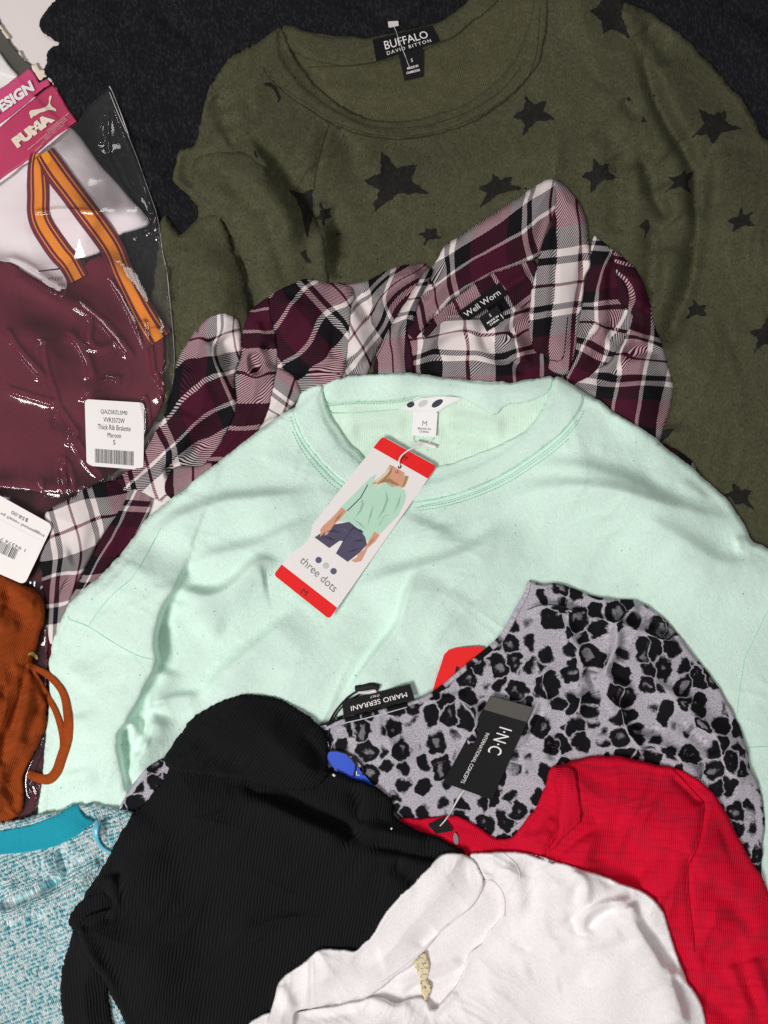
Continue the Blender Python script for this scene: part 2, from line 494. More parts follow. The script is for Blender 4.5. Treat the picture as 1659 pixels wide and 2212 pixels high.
class Card:
    """stiff or woven rectangle given by its four corners (TL, TR, BR, BL as read); rests on the pile"""
    def __init__(s, corners, off=0.6, bend=0.0, bendv=0.0, zs=None, press=1.0, lift=(0, 0, 0, 0)):
        s.c = [np.array(p, float) for p in corners]; s.bend = bend; s.bendv = bendv
        us, vs = np.meshgrid(np.linspace(0.02, .98, 9), np.linspace(0.02, .98, 9))
        px, py = s.px(us, vs)
        hs = samp(H, px, py)
        if zs is None:
            A = np.c_[np.ones(us.size), us.ravel(), vs.ravel()]
            k, *_ = np.linalg.lstsq(A, hs.ravel(), rcond=None)
            res = hs.ravel() - A @ k - s._b(us, vs).ravel()
            k[0] += np.percentile(res, 100 * press) + off * 1e-3
            s.z = [k[0], k[0] + k[1], k[0] + k[1] + k[2], k[0] + k[2]]
        else: s.z = list(zs)
        s.z = [a + b * 1e-3 for a, b in zip(s.z, lift)]
    def _b(s, u, v): return (s.bend * np.sin(np.pi * np.clip(u, 0, 1)) + s.bendv * np.sin(np.pi * np.clip(v, 0, 1))) * 1e-3
    def px(s, u, v):
        a, b, c, d = s.c
        w = [(1 - u) * (1 - v), u * (1 - v), u * v, (1 - u) * v]
        return (w[0] * a[0] + w[1] * b[0] + w[2] * c[0] + w[3] * d[0], w[0] * a[1] + w[1] * b[1] + w[2] * c[1] + w[3] * d[1])
    def pos(s, u, v, off=0.0):
        x, y = s.px(u, v)
        z = (1 - u) * (1 - v) * s.z[0] + u * (1 - v) * s.z[1] + u * v * s.z[2] + (1 - u) * v * s.z[3] + float(s._b(np.float64(u), np.float64(v)))
        return world_pt(x, y, z + off * 1e-3)
    def size(s):
        a, b, c, d = s.c
        return (np.hypot(*(b - a)) + np.hypot(*(c - d))) / 2, (np.hypot(*(d - a)) + np.hypot(*(c - b))) / 2
    def build(s, name, mat, parent, thick=0.4, rnd=0.0, nu=10, nv=10, outline=None):
        w, h = s.size()
        if outline is None:
            rx, ry = rnd / w, rnd / h; out = []
            if rnd:
                for cx, cy, a0 in ((rx, ry, 180), (1 - rx, ry, 270), (1 - rx, 1 - ry, 0), (rx, 1 - ry, 90)):
                    for k in range(6):
                        a = R(a0 + k * 18); out.append((cx + rx * math.cos(a), cy + ry * math.sin(a)))
            else: out = [(0, 0), (1, 0), (1, 1), (0, 1)]
        else: out = outline
        return s.poly(name, out, mat, parent, 0.0, thick, sub=True)
    def poly(s, name, out, mat, parent, off=0.12, thick=0.0, sub=False):
        bm = bmesh.new()
        bot = [bm.verts.new((u, v, 0)) for u, v in out]
        f = bm.faces.new(bot)
        if sub or s.bend or s.bendv:
            for ax in (0, 1):
                for k in range(1, 10):
                    n = [0, 0, 0]; n[ax] = 1; c = [0, 0, 0]; c[ax] = k / 10
                    bmesh.ops.bisect_plane(bm, geom=bm.verts[:] + bm.edges[:] + bm.faces[:], plane_co=c, plane_no=n)
        if thick:
            r = bmesh.ops.extrude_face_region(bm, geom=bm.faces[:])
            for v in r['geom']:
                if isinstance(v, bmesh.types.BMVert): v.co.z = -thick
        for v in bm.verts: v.co = s.pos(v.co.x, v.co.y, off + v.co.z)
        bmesh.ops.recalc_face_normals(bm, faces=bm.faces)
        if not thick and sum(f.normal.z for f in bm.faces) < 0: bmesh.ops.reverse_faces(bm, faces=bm.faces)
        me = bpy.data.meshes.new(name); bm.to_mesh(me); bm.free()
        return link(name, me, mat, parent)
    def text(s, txt, u, v, hgt, mat, parent, ang=0.0, off=0.16, bold=0.0, width=None, name='lettering', shear=0.0, space=1.0):
        """hgt: letter height as a fraction of the card height; width: total width as fraction of card width; ang in degrees"""
        cu = bpy.data.curves.new('t', 'FONT'); cu.body = txt; cu.align_x = 'CENTER'; cu.align_y = 'CENTER'
        cu.offset = bold; cu.resolution_u = 3; cu.shear = shear; cu.space_character = space
        o = bpy.data.objects.new('t', cu); C.objects.link(o)
        dg = bpy.context.evaluated_depsgraph_get()
        me = bpy.data.meshes.new_from_object(o.evaluated_get(dg))
        bpy.data.objects.remove(o); bpy.data.curves.remove(cu)
        co = np.array([v.co for v in me.vertices])
        if len(co) == 0: return None
        w, h = s.size()
        mn, mx = co.min(0), co.max(0)
        cc = (mn + mx) / 2
        kx = ky = hgt * h / max(mx[1] - mn[1], 1e-6)
        if width: kx = width * w / (mx[0] - mn[0])
        ca, sa = math.cos(R(ang)), math.sin(R(ang))
        for vtx, c in zip(me.vertices, co):
            lx = (c[0] - cc[0]) * kx; ly = -(c[1] - cc[1]) * ky
            gx = lx * ca - ly * sa; gy = lx * sa + ly * ca
            vtx.co = s.pos(u + gx / w, v + gy / h, off)
        me.name = name
        if sum(p.normal.z for p in me.polygons) < 0: me.flip_normals()
        return link(name, me, mat, parent)

# ------------------------------------------------------------------ materials
class NT:
    def __init__(s, name):
        s.m = bpy.data.materials.new(name); s.m.use_nodes = True
        s.t = s.m.node_tree; s.t.nodes.clear()
        s.out = s.t.nodes.new('ShaderNodeOutputMaterial')
        s._uv = None
    def n(s, kind, **kw):
        nd = s.t.nodes.new('ShaderNode' + kind)
        for k, v in kw.items(): setattr(nd, k, v)
        return nd
    def set(s, sock, v):
        if isinstance(v, bpy.types.NodeSocket): s.t.links.new(v, sock)
        elif v is not None:
            if isinstance(v, (tuple, list)) and len(v) == 3 and sock.type == 'RGBA': v = (*v, 1)
            sock.default_value = v
    def uv(s):
        if s._uv is None: s._uv = s.n('UVMap').outputs[0]
        return s._uv
    def obj(s): return s.n('NewGeometry').outputs['Position']
    def math(s, op, a, b=None, c=None, clamp=False):
        nd = s.n('Math', operation=op, use_clamp=clamp)
        for i, v in enumerate((a, b, c)):
            if v is not None: s.set(nd.inputs[i], v)
        return nd.outputs[0]
    def sep(s, v):
        nd = s.n('SeparateXYZ'); s.set(nd.inputs[0], v); return nd.outputs
    def comb(s, x, y, z=0.0):
        nd = s.n('CombineXYZ')
        for i, v in enumerate((x, y, z)): s.set(nd.inputs[i], v)
        return nd.outputs[0]
    def vmath(s, op, a, b):
        nd = s.n('VectorMath', operation=op); s.set(nd.inputs[0], a)
        if op == 'SCALE': s.set(nd.inputs['Scale'], b)
        else: s.set(nd.inputs[1], b)
        return nd.outputs[0]
    def noise(s, vec, scale, detail=3.0, rough=.55, out=0, dist=0.0):
        nd = s.n('TexNoise'); s.set(nd.inputs['Vector'], vec); nd.inputs['Scale'].default_value = scale
        nd.inputs['Detail'].default_value = detail; nd.inputs['Roughness'].default_value = rough; nd.inputs['Distortion'].default_value = dist
        return nd.outputs[out]
    def voro(s, vec, scale, feature='F1', rnd=1.0):
        nd = s.n('TexVoronoi', feature=feature); s.set(nd.inputs['Vector'], vec); nd.inputs['Scale'].default_value = scale
        nd.inputs['Randomness'].default_value = rnd
        return nd.outputs
    def ramp(s, fac, stops, interp='LINEAR'):
        nd = s.n('ValToRGB'); s.set(nd.inputs[0], fac); cr = nd.color_ramp; cr.interpolation = interp
        while len(cr.elements) < len(stops): cr.elements.new(0.5)
        for e, (p, c) in zip(cr.elements, sorted(stops)):
            e.position = p; e.color = (*c, 1) if isinstance(c, (tuple, list)) else (c, c, c, 1)
        return nd.outputs[0]
    def smooth(s, v, a, b):
        nd = s.n('MapRange', interpolation_type='SMOOTHSTEP'); s.set(nd.inputs[0], v)
        nd.inputs[1].default_value = a; nd.inputs[2].default_value = b
        return nd.outputs[0]
    def mix(s, f, a, b, mode='MIX'):
        nd = s.n('Mix', data_type='RGBA', blend_type=mode); s.set(nd.inputs[0], f); s.set(nd.inputs[6], a); s.set(nd.inputs[7], b)
        return nd.outputs[2]
    def bump(s, h, strength=.5, dist=0.0005, norm=None):
        nd = s.n('Bump'); nd.inputs['Strength'].default_value = strength; nd.inputs['Distance'].default_value = dist
        s.set(nd.inputs['Height'], h)
        if norm: s.set(nd.inputs['Normal'], norm)
        return nd.outputs[0]
    def fin(s, col, rough=.9, norm=None, spec=.2, sheen=0.0, sheen_col=(1, 1, 1), metal=0.0, sub=0.0, srad=(.01, .01, .01), coat=0.0):
        p = s.n('BsdfPrincipled')
        s.set(p.inputs['Base Color'], col); s.set(p.inputs['Roughness'], rough)
        p.inputs['Specular IOR Level'].default_value = spec; p.inputs['Metallic'].default_value = metal
        if sheen:
            p.inputs['Sheen Weight'].default_value = sheen; p.inputs['Sheen Roughness'].default_value = .6
            p.inputs['Sheen Tint'].default_value = (*sheen_col, 1)
        if coat: p.inputs['Coat Weight'].default_value = coat; p.inputs['Coat Roughness'].default_value = .12
        if norm: s.set(p.inputs['Normal'], norm)
        s.t.links.new(p.outputs[0], s.out.inputs[0])
        return s.m

def srgb(r, g, b):
    f = lambda c: (c / 255 / 12.92) if c / 255 <= .04045 else ((c / 255 + .055) / 1.055) ** 2.4
    return (f(r), f(g), f(b))

def stretch(t, sx, sy):
    u = t.sep(t.uv()); return t.comb(t.math('MULTIPLY', u[0], sx), t.math('MULTIPLY', u[1], sy))

def mat_plain(name, col, rough=.85, spec=.25, var=.06, coat=0.0, bump=0.0):
    t = NT(name); p = t.obj()
    n = t.noise(p, 60, 4)
    c = t.mix(n, tuple(x * (1 - var) for x in col), tuple(min(1, x * (1 + var)) for x in col))
    nm = t.bump(t.noise(p, 900, 3), bump, .0002) if bump else None
    return t.fin(c, rough, nm, spec, coat=coat)

def mat_heather(name, base, dark, light, dens=.5, ang_sx=.30, ang_sy=1.0, amt=.7, sheen=.25, knit=1.1):
    """melange jersey: dark and light fibres, fine knit relief; uv in mm"""
    t = NT(name); v = stretch(t, ang_sy, ang_sx)
    f1 = t.smooth(t.noise(v, .62, 3.0, .62), .56, .64)
    f2 = t.smooth(t.noise(t.vmath('ADD', v, (37.0, 11.0, 3.0)), .45, 3.5, .7), .46, .66)
    big = t.noise(t.uv(), .09, 4, .65)
    c = t.mix(t.math('MULTIPLY', f2, dens), base, light)
    c = t.mix(t.math('MULTIPLY', f1, amt), c, dark)
    c = t.mix(.32, c, t.mix(t.smooth(big, .3, .7), tuple(x * .68 for x in base), tuple(min(1, x * 1.3) for x in base)))
    u = t.sep(t.uv())
    col = t.math('SINE', t.math('MULTIPLY', u[0], 2 * math.pi / knit))
    h = t.math('ADD', t.math('MULTIPLY', col, .25), t.noise(t.uv(), 1.3, 4, .65))
    return t.fin(c, .95, t.bump(h, .65, .0007), .12, sheen=sheen, sheen_col=light)

def mat_mint(name, base, speck, inside=False, sheen=.06, grain=.18):
    t = NT(name)
    vo = t.voro(t.uv(), .115)
    sp = t.math('LESS_THAN', vo['Distance'], t.math('MULTIPLY', t.sep(vo['Color'])[0], .12))
    keep = t.math('GREATER_THAN', t.sep(vo['Color'])[1], .35)
    big = t.noise(t.uv(), .02, 3)
    c = t.mix(big, tuple(x * .965 for x in base), tuple(min(1, x * 1.02) for x in base))
    c = t.mix(t.math('MULTIPLY', t.math('MULTIPLY', sp, keep), .8), c, speck)
    c = t.mix(grain, c, t.ramp(t.noise(stretch(t, .8, .4), .8, 3.5, .65), [(.3, .6), (.65, 1.0)]), 'MULTIPLY')
    u = t.sep(t.uv())
    st = t.math('SINE', t.math('MULTIPLY', u[0], 2 * math.pi / (1.1 if not inside else 1.6)))
    fine = t.noise(stretch(t, 1.2, .5), 1.0, 3)
    h = t.math('ADD', t.math('MULTIPLY', st, .12), fine)
    return t.fin(c, .97, t.bump(h, .8, .0009), .06, sheen=sheen)

SETT_U = [(0, 'W'), (23, 'B'), (26.5, 'W'), (49.5, 'K'), (68.5, 'W'), (72.5, 'B'), (99.5, 'W'), (103.5, 'K')]
SETT_V = [(0, 'W'), (15.5, 'B'), (18.5, 'W'), (34, 'K'), (39.5, 'W'), (45, 'K'), (60, 'B'), (90, 'K'), (105, 'W'), (110.5, 'K')]
def mat_plaid(name):
    t = NT(name)
    cc = {'W': srgb(236, 224, 222), 'B': srgb(74, 25, 44), 'K': srgb(24, 23, 27)}
    wob = t.noise(t.uv(), .05, 2)
    u = t.sep(t.uv())
    uu = t.math('ADD', u[0], t.math('MULTIPLY', t.math('SUBTRACT', wob, .5), 3.0))
    vv = u[1]
    fu = t.math('FRACT', t.math('MULTIPLY', uu, 1 / 122.5)); fv = t.math('FRACT', t.math('MULTIPLY', vv, 1 / 116.0))
    cu = t.ramp(fu, [(p / 122.5, cc[c]) for p, c in SETT_U], 'CONSTANT')
    cv = t.ramp(fv, [(p / 116.0, cc[c]) for p, c in SETT_V], 'CONSTANT')
    tw = t.math('FRACT', t.math('MULTIPLY', t.math('ADD', u[0], t.math('MULTIPLY', u[1], .9)), 1 / 2.3))
    tm = t.smooth(t.math('ABSOLUTE', t.math('SUBTRACT', tw, .5)), .20, .30)
    c = t.mix(tm, cu, cv)
    code = {'W': (1, 0, 0), 'B': (0, 1, 0), 'K': (0, 0, 1)}
    ku = t.sep(t.ramp(fu, [(p / 122.5, code[c_]) for p, c_ in SETT_U], 'CONSTANT')); kv = t.sep(t.ramp(fv, [(p / 116.0, code[c_]) for p, c_ in SETT_V], 'CONSTANT'))
    wb = t.math('ADD', t.math('MULTIPLY', ku[0], kv[1]), t.math('MULTIPLY', ku[1], kv[0]))
    wk = t.math('ADD', t.math('MULTIPLY', ku[0], kv[2]), t.math('MULTIPLY', ku[2], kv[0]))
    c = t.mix(wb, c, (.74, .54, .60), 'MULTIPLY')
    c = t.mix(wk, c, (.66, .66, .69), 'MULTIPLY')
    n = t.noise(t.uv(), 1.2, 3)
    c = t.mix(.5, c, t.ramp(n, [(.25, .55), (.75, 1.0)]), 'MULTIPLY')
    h = t.math('ADD', t.math('MULTIPLY', tm, .5), n)
    return t.fin(c, .92, t.bump(h, .45, .0004), .1)

def mat_leopard(name):
    t = NT(name)
    w = t.noise(t.uv(), .055, 2, .5, 1)
    v = t.vmath('ADD', t.uv(), t.vmath('SCALE', t.vmath('SUBTRACT', w, (.5, .5, .5)), 16.0))
    w2 = t.noise(t.uv(), .16, 2, .5, 1)
    v = t.vmath('ADD', v, t.vmath('SCALE', t.vmath('SUBTRACT', w2, (.5, .5, .5)), 7.0))
    u = t.sep(v); v = t.comb(t.math('MULTIPLY', u[0], 1.0), t.math('MULTIPLY', u[1], .82))
    f = t.voro(v, .057, 'F1', .58)
    rnd = t.sep(f['Color'])
    fine = t.noise(stretch(t, .9, .9), .8, 4, .7)
    med = t.noise(t.uv(), .085, 1.5)
    lump = t.noise(t.vmath('ADD', t.uv(), (91.0, 13.0, 0.0)), .075, 2)
    dd = t.math('ADD', f['Distance'], t.math('MULTIPLY', t.math('SUBTRACT', med, .5), .30))
    dd = t.math('ADD', dd, t.math('MULTIPLY', t.math('SUBTRACT', fine, .5), .07))
    rad = t.math('ADD', .50, t.math('MULTIPLY', rnd[1], .12))
    ed = t.voro(v, .057, 'DISTANCE_TO_EDGE', .58)['Distance']
    gap = t.math('ADD', .03, t.math('MULTIPLY', t.math('SUBTRACT', med, .5), .12))
    gap = t.math('ADD', gap, t.math('MULTIPLY', t.math('SUBTRACT', fine, .5), .06))
    q = t.math('MINIMUM', t.math('SUBTRACT', rad, dd), t.math('SUBTRACT', ed, gap))
    blob = t.smooth(q, -.045, .05)
    ph = t.math('ADD', t.math('DIVIDE', dd, rad), t.math('MULTIPLY', t.math('SUBTRACT', lump, .5), 1.5))
    ph = t.math('ADD', ph, t.math('MULTIPLY', t.math('SUBTRACT', fine, .5), .5))
    heart = t.math('SUBTRACT', 1.0, t.smooth(ph, .22, .42))
    heart = t.math('MULTIPLY', heart, t.math('GREATER_THAN', rnd[0], .2))
    ground = t.mix(t.smooth(fine, .28, .62), srgb(118, 115, 123), srgb(192, 186, 196))
    hc = t.mix(t.smooth(fine, .32, .66), srgb(74, 72, 76), srgb(168, 163, 170))
    c = t.mix(blob, ground, srgb(19, 19, 22))
    c = t.mix(t.math('MULTIPLY', heart, t.math('MULTIPLY', blob, .75)), c, hc)
    return t.fin(c, .8, t.bump(t.noise(t.uv(), 1.4, 3), .3, .0003), .1)

def mat_rib(name, base, hi, pitch, depth=.0008, amt=.35, var=.12, sheen=.2, slub=.0, spec=.12):
    """vertical ribs along v, pitch in mm"""
    t = NT(name); u = t.sep(t.uv())
    wob = t.noise(t.uv(), .05, 2)
    x = t.math('ADD', u[0], t.math('MULTIPLY', t.math('SUBTRACT', wob, .5), pitch * .8))
    r = t.math('ADD', .5, t.math('MULTIPLY', t.math('SINE', t.math('MULTIPLY', x, 2 * math.pi / pitch)), .5))
    st = t.math('ADD', .5, t.math('MULTIPLY', t.math('SINE', t.math('MULTIPLY', u[1], 2 * math.pi / (pitch * .55))), .5))
    fine = t.noise(t.uv(), 1.1, 4, .65)
    sl = t.noise(stretch(t, .03, .25), 1.0, 3)
    c = t.mix(t.math('MULTIPLY', r, amt), base, hi)
    c = t.mix(t.math('MULTIPLY', t.math('SUBTRACT', fine, .3), var), c, hi)
    if slub: c = t.mix(t.math('MULTIPLY', t.smooth(sl, .45, .7), slub), c, tuple(x * .6 for x in base))
    h = t.math('ADD', r, t.math('ADD', t.math('MULTIPLY', st, .22), t.math('MULTIPLY', fine, .5)))
    return t.fin(c, .95, t.bump(h, .8, depth), spec, sheen=sheen, sheen_col=hi)

def mat_teal_knit(name):
    t = NT(name)
    v = stretch(t, .52, .26)
    w = t.noise(t.uv(), .25, 2, .5, 1)
    v = t.vmath('ADD', v, t.vmath('SCALE', t.vmath('SUBTRACT', w, (.5, .5, .5)), .55))
    f = t.voro(v, 1.0, 'F1', .75); e = t.voro(v, 1.0, 'DISTANCE_TO_EDGE', .75)
    rnd = t.sep(f['Color'])
    big = t.noise(t.uv(), .06, 3)
    fine = t.noise(t.uv(), 1.4, 4, .7)
    k = t.math('ADD', t.math('MULTIPLY', rnd[0], .80), t.math('MULTIPLY', t.math('SUBTRACT', big, .47), .7))
    uu = t.sep(t.uv())
    row = t.math('SINE', t.math('ADD', t.math('MULTIPLY', uu[1], 2 * math.pi / 4.2), t.math('MULTIPLY', big, 6.0)))
    k = t.math('ADD', k, t.math('MULTIPLY', row, .20))
    c = t.ramp(k, [(0.0, srgb(236, 244, 244)), (.40, srgb(212, 232, 234)), (.58, srgb(140, 206, 212)), (.70, srgb(56, 178, 188)), (.86, srgb(16, 132, 150)), (1.0, srgb(50, 100, 122))])
    c = t.mix(t.math('MULTIPLY', t.math('SUBTRACT', 1.0, t.smooth(e['Distance'], .0, .14)), .4), c, srgb(70, 130, 146))
    c = t.mix(t.math('MULTIPLY', t.smooth(fine, .5, .75), .5), c, srgb(238, 242, 243))
    h = t.math('ADD', t.smooth(e['Distance'], 0, .4), t.math('ADD', t.math('MULTIPLY', fine, .5), t.math('MULTIPLY', row, -.5)))
    return t.fin(c, .95, t.bump(h, .9, .0016), .1, sheen=.3)

def mat_strap(name):
    """striped elastic: u 0..1 across"""
    t = NT(name); u = t.sep(t.uv())
    m = srgb(108, 30, 52); o = srgb(232, 146, 40)
    jag = t.math('MULTIPLY', t.math('SUBTRACT', t.math('PINGPONG', u[1], 1.2), .6), .02)
    c = t.ramp(t.math('ADD', u[0], jag), [(0, m), (.15, o), (.20, m), (.31, o), (.66, m), (.77, o), (.82, m)], 'CONSTANT')
    rib = t.math('SINE', t.math('MULTIPLY', u[1], 2 * math.pi / 1.5))
    n = t.noise(t.obj(), 900, 3)
    c = t.mix(.25, c, t.mix(n, m, (0.75, .36, .06)), 'MULTIPLY') if False else c
    return t.fin(c, .8, t.bump(t.math('ADD', t.math('MULTIPLY', rib, .4), n), .5, .0004), .2, sheen=.1)

def mat_film(name, tint=(.97, .96, .97), refl=1.0, rough=.06, haze=.07):
    t = NT(name)
    tr = t.n('BsdfTransparent'); tr.inputs[0].default_value = (*tint, 1)
    gl = t.n('BsdfGlossy'); gl.inputs['Roughness'].default_value = rough; gl.inputs[0].default_value = (1, 1, 1, 1)
    fr = t.n('Fresnel'); fr.inputs[0].default_value = 1.5
    p = t.obj()
    nb = t.bump(t.noise(p, 22, 1, .3), .12, .003)
    t.set(gl.inputs['Normal'], nb)
    df = t.n('BsdfDiffuse'); df.inputs[0].default_value = (.85, .84, .86, 1)
    hz = t.n('MixShader'); hz.inputs[0].default_value = haze
    t.t.links.new(tr.outputs[0], hz.inputs[1]); t.t.links.new(df.outputs[0], hz.inputs[2])
    mx = t.n('MixShader')
    t.set(mx.inputs[0], t.math('MULTIPLY', fr.outputs[0], refl, clamp=True))
    t.t.links.new(hz.outputs[0], mx.inputs[1]); t.t.links.new(gl.outputs[0], mx.inputs[2])
    t.t.links.new(mx.outputs[0], t.out.inputs[0])
    return t.m

def mat_floral(name):
    t = NT(name)
    v = t.vmath('ADD', t.uv(), t.vmath('SCALE', t.vmath('SUBTRACT', t.noise(t.uv(), .35, 2, .5, 1), (.5, .5, .5)), 5.0))
    e = t.voro(v, .20, 'DISTANCE_TO_EDGE', 1.0)['Distance']
    ln = t.math('MULTIPLY', t.math('SUBTRACT', 1.0, t.smooth(e, .02, .07)), t.smooth(t.noise(t.uv(), .16, 2), .45, .55))
    bl = t.math('LESS_THAN', t.voro(t.uv(), .13)['Distance'], .22)
    c = t.mix(ln, srgb(222, 208, 172), srgb(92, 84, 70))
    c = t.mix(t.math('MULTIPLY', bl, t.smooth(t.noise(t.uv(), .9, 2), .42, .55)), c, srgb(60, 52, 62))
    return t.fin(c, .6, None, .3)

M = {}
M['table'] = mat_plain('table_laminate', srgb(226, 216, 214), .45, .4, .02)
M['charcoal'] = mat_heather('charcoal_jersey', srgb(23, 23, 26), srgb(13, 13, 15), srgb(72, 72, 76), .42, .45, 1.0, .5, .06)
M['olive'] = mat_heather('olive_jersey', srgb(76, 76, 57), srgb(28, 28, 22), srgb(102, 101, 77), .6, .6, 1.0, .85, .06)
M['olive_in'] = mat_heather('olive_terry', srgb(77, 76, 55), srgb(32, 32, 24), srgb(102, 100, 74), .7, .8, 1.0, .7, .12, 1.8)
M['star'] = mat_heather('printed_star_black', srgb(36, 34, 33), srgb(26, 25, 24), srgb(62, 60, 48), .5, .6, 1.0, .5, .04)
M['plaid'] = mat_plaid('plaid_flannel')
M['mint'] = mat_mint('mint_jersey', srgb(220, 246, 233), srgb(120, 200, 180))
M['mint_in'] = mat_mint('mint_jersey_reverse', srgb(218, 242, 224), srgb(150, 214, 196), True)
M['leopard'] = mat_leopard('leopard_print')
M['black_rib'] = mat_rib('black_rib_knit', srgb(18, 18, 20), srgb(46, 47, 50), 3.1, .0012, .20, .24, .07)
M['red_rib'] = mat_rib('red_rib_knit', srgb(205, 10, 44), srgb(228, 34, 66), 2.0, .0005, .30, .25, .08, .40)
M['rust'] = mat_rib('rust_jersey', srgb(138, 58, 20), srgb(176, 86, 36), 1.6, .0006, .3, .35, .08, .3)
M['white'] = mat_mint('white_jersey', srgb(246, 241, 242), srgb(240, 234, 235), grain=.10)
M['teal'] = mat_teal_knit('teal_melange_knit')
M['star'].name = 'printed_star_black'
M['turq'] = mat_rib('turquoise_tape', srgb(26, 148, 170), srgb(60, 178, 196), 1.4, .0004, .3, .3, .1)
M['maroon'] = mat_rib('maroon_rib', srgb(104, 34, 52), srgb(128, 48, 66), 2.4, .0006, .3, .3, .1)
M['strap'] = mat_strap('striped_elastic')
M['film'] = mat_film('clear_film', (.965, .955, .965), 1.0, .075, .02)
M['film2'] = mat_film('clear_film_flap', (.80, .78, .80), 1.0, .08)
M['paper'] = mat_plain('white_card', srgb(238, 232, 230), .55, .35, .015)
M['tissue'] = mat_plain('white_insert', srgb(234, 226, 228), .6, .3, .02)
M['pink'] = mat_plain('pink_card', srgb(206, 74, 122), .45, .4, .05)
M['pink2'] = mat_plain('pink_card_lower', srgb(184, 60, 96), .45, .4, .05)
M['torn'] = mat_plain('torn_card_edge', srgb(228, 214, 196), .9, .1, .1, bump=.5)
M['greyfilm'] = mat_plain('grey_sleeve', srgb(84, 82, 76), .5, .3, .08)
M['ink'] = mat_plain('black_ink', srgb(34, 32, 34), .6, .3, .05)
M['greyink'] = mat_plain('grey_ink', srgb(128, 126, 130), .6, .3, .05)
M['blacklabel'] = mat_plain('black_satin_label', srgb(19, 18, 20), .7, .2, .12, bump=.35)
M['gloss_black'] = mat_plain('black_gloss_card', srgb(17, 17, 19), .3, .4, .06)
M['satin_white'] = mat_plain('white_satin_label', srgb(236, 234, 234), .5, .4, .03, bump=.2)
M['white_ink'] = mat_plain('white_ink', srgb(238, 234, 234), .6, .3, .03)
M['tagred'] = mat_plain('tag_red', srgb(236, 26, 26), .45, .4, .03)
M['blue'] = mat_plain('tag_blue', srgb(24, 74, 196), .45, .4, .04)
M['dotblue'] = mat_plain('dot_slate', srgb(92, 92, 116), .6, .3, .03)
M['dotgrey'] = mat_plain('dot_grey', srgb(198, 198, 200), .6, .3, .03)
M['dotnavy'] = mat_plain('dot_navy', srgb(50, 54, 68), .6, .3, .03)
M['thread_w'] = mat_plain('white_thread', srgb(238, 232, 228), .7, .2, .05)
M['thread_k'] = mat_plain('black_cord', srgb(24, 24, 26), .7, .3, .1)
M['nylon'] = mat_plain('clear_nylon', srgb(206, 202, 202), .25, .5, .03)
M['skin'] = mat_plain('print_skin', srgb(214, 158, 130), .6, .3, .06)
M['hair'] = mat_plain('print_hair', srgb(206, 168, 122), .6, .3, .14)
M['hair2'] = mat_plain('print_hair_shade', srgb(168, 120, 88), .6, .3, .14)
M['lips'] = mat_plain('print_lips', srgb(206, 110, 112), .6, .3, .04)
M['p_mint'] = mat_plain('print_mint', srgb(186, 222, 200), .6, .3, .04)
M['p_mint2'] = mat_plain('print_mint_line', srgb(150, 190, 170), .6, .3, .04)
M['denim'] = mat_plain('print_denim', srgb(82, 76, 100), .6, .3, .10)
M['denim2'] = mat_plain('print_denim_seam', srgb(58, 54, 74), .6, .3, .08)
M['floral'] = mat_floral('floral_tape')
M['brass'] = mat_plain('brass', srgb(176, 146, 84), .3, .6, .05)
M['ribbon_b'] = mat_plain('light_blue_ribbon', srgb(96, 186, 214), .3, .5, .06)
M['seam_olive'] = mat_plain('olive_thread', srgb(60, 59, 38), .9, .1, .1)
M['seam_mint'] = mat_plain('mint_thread', srgb(176, 222, 200), .9, .1, .05)
M['seam_mint2'] = mat_plain('mint_stitch', srgb(150, 204, 180), .9, .1, .05)
M['seam_red'] = mat_plain('red_thread', srgb(140, 4, 30), .9, .1, .05)
M['seam_white'] = mat_plain('white_seam', srgb(226, 214, 214), .9, .1, .04)
M['seam_green'] = mat_plain('sea_green_thread', srgb(110, 206, 190), .8, .2, .08)
M['seam_dark'] = mat_plain('dark_thread', srgb(44, 18, 28), .9, .1, .05)
M['maroon2'] = mat_plain('maroon_dark_fabric', srgb(84, 26, 40), .9, .15, .15, bump=.3)

# ================================================================== the table
bm = bmesh.new()
bmesh.ops.create_cube(bm, size=1.0)
for v in bm.verts:
    v.co.x *= 1.5; v.co.y *= 1.9; v.co.z = v.co.z * .03 - .0155
bmesh.ops.bevel(bm, geom=bm.edges[:], offset=.003, segments=2, affect='EDGES')
me = bpy.data.meshes.new('table'); bm.to_mesh(me); bm.free()
tag(link('table', me, M['table']), 'white laminate table top under the heap of clothes', 'table', kind='structure')

# ================================================================== charcoal knit at the back of the pile
charcoal = layer('charcoal_cardigan', pts('P1: 400,-420 372,-60 360,0 300,60 262,140 265,190 300,230 350,250 392,286 372,305 330,315 305,350 310,420 290,450')
      + [(60, 190), (40, 330), (150, 560), (420, 700), (700, 620), (1100, 480), (1500, 520), (1800, 640), (1800, -145), (300, -145)],
      M['charcoal'], crumple=(30, 50, 90, 220, 12, 315, 4.0), t=5, er=14, bulk=6, bulk_w=90, sm=2, en=1.4, ef=1.0, uvf=rot_uv(-12),
      wav=[(40, 50, 60, 240, 14, 3, 2.2)],
      folds=[('P3: 1350,-40 1480,60 1560,110 1659,150 1800,190', -7, 20, 26), ('P3: 1400,60 1530,190 1640,330 1760,520', 6, 30, 40),
             ('P1: 560,60 700,240 820,420 900,560', 5, 40, 30), ('P1: 980,20 1120,160 1320,300', -5, 26, 20), ('P1: 400,420 600,560 820,640', 4, 26, 26),
             ('P1: 860,840 960,900 1100,920', -5, 14, 20), ('P1: 300,240 420,330 560,340', -5, 16, 16), ('D: 700,-40 820,40 900,60', -4, 20, 20)])
tag(charcoal, 'charcoal black heathered knit spread out behind the olive star sweatshirt', 'sweater')

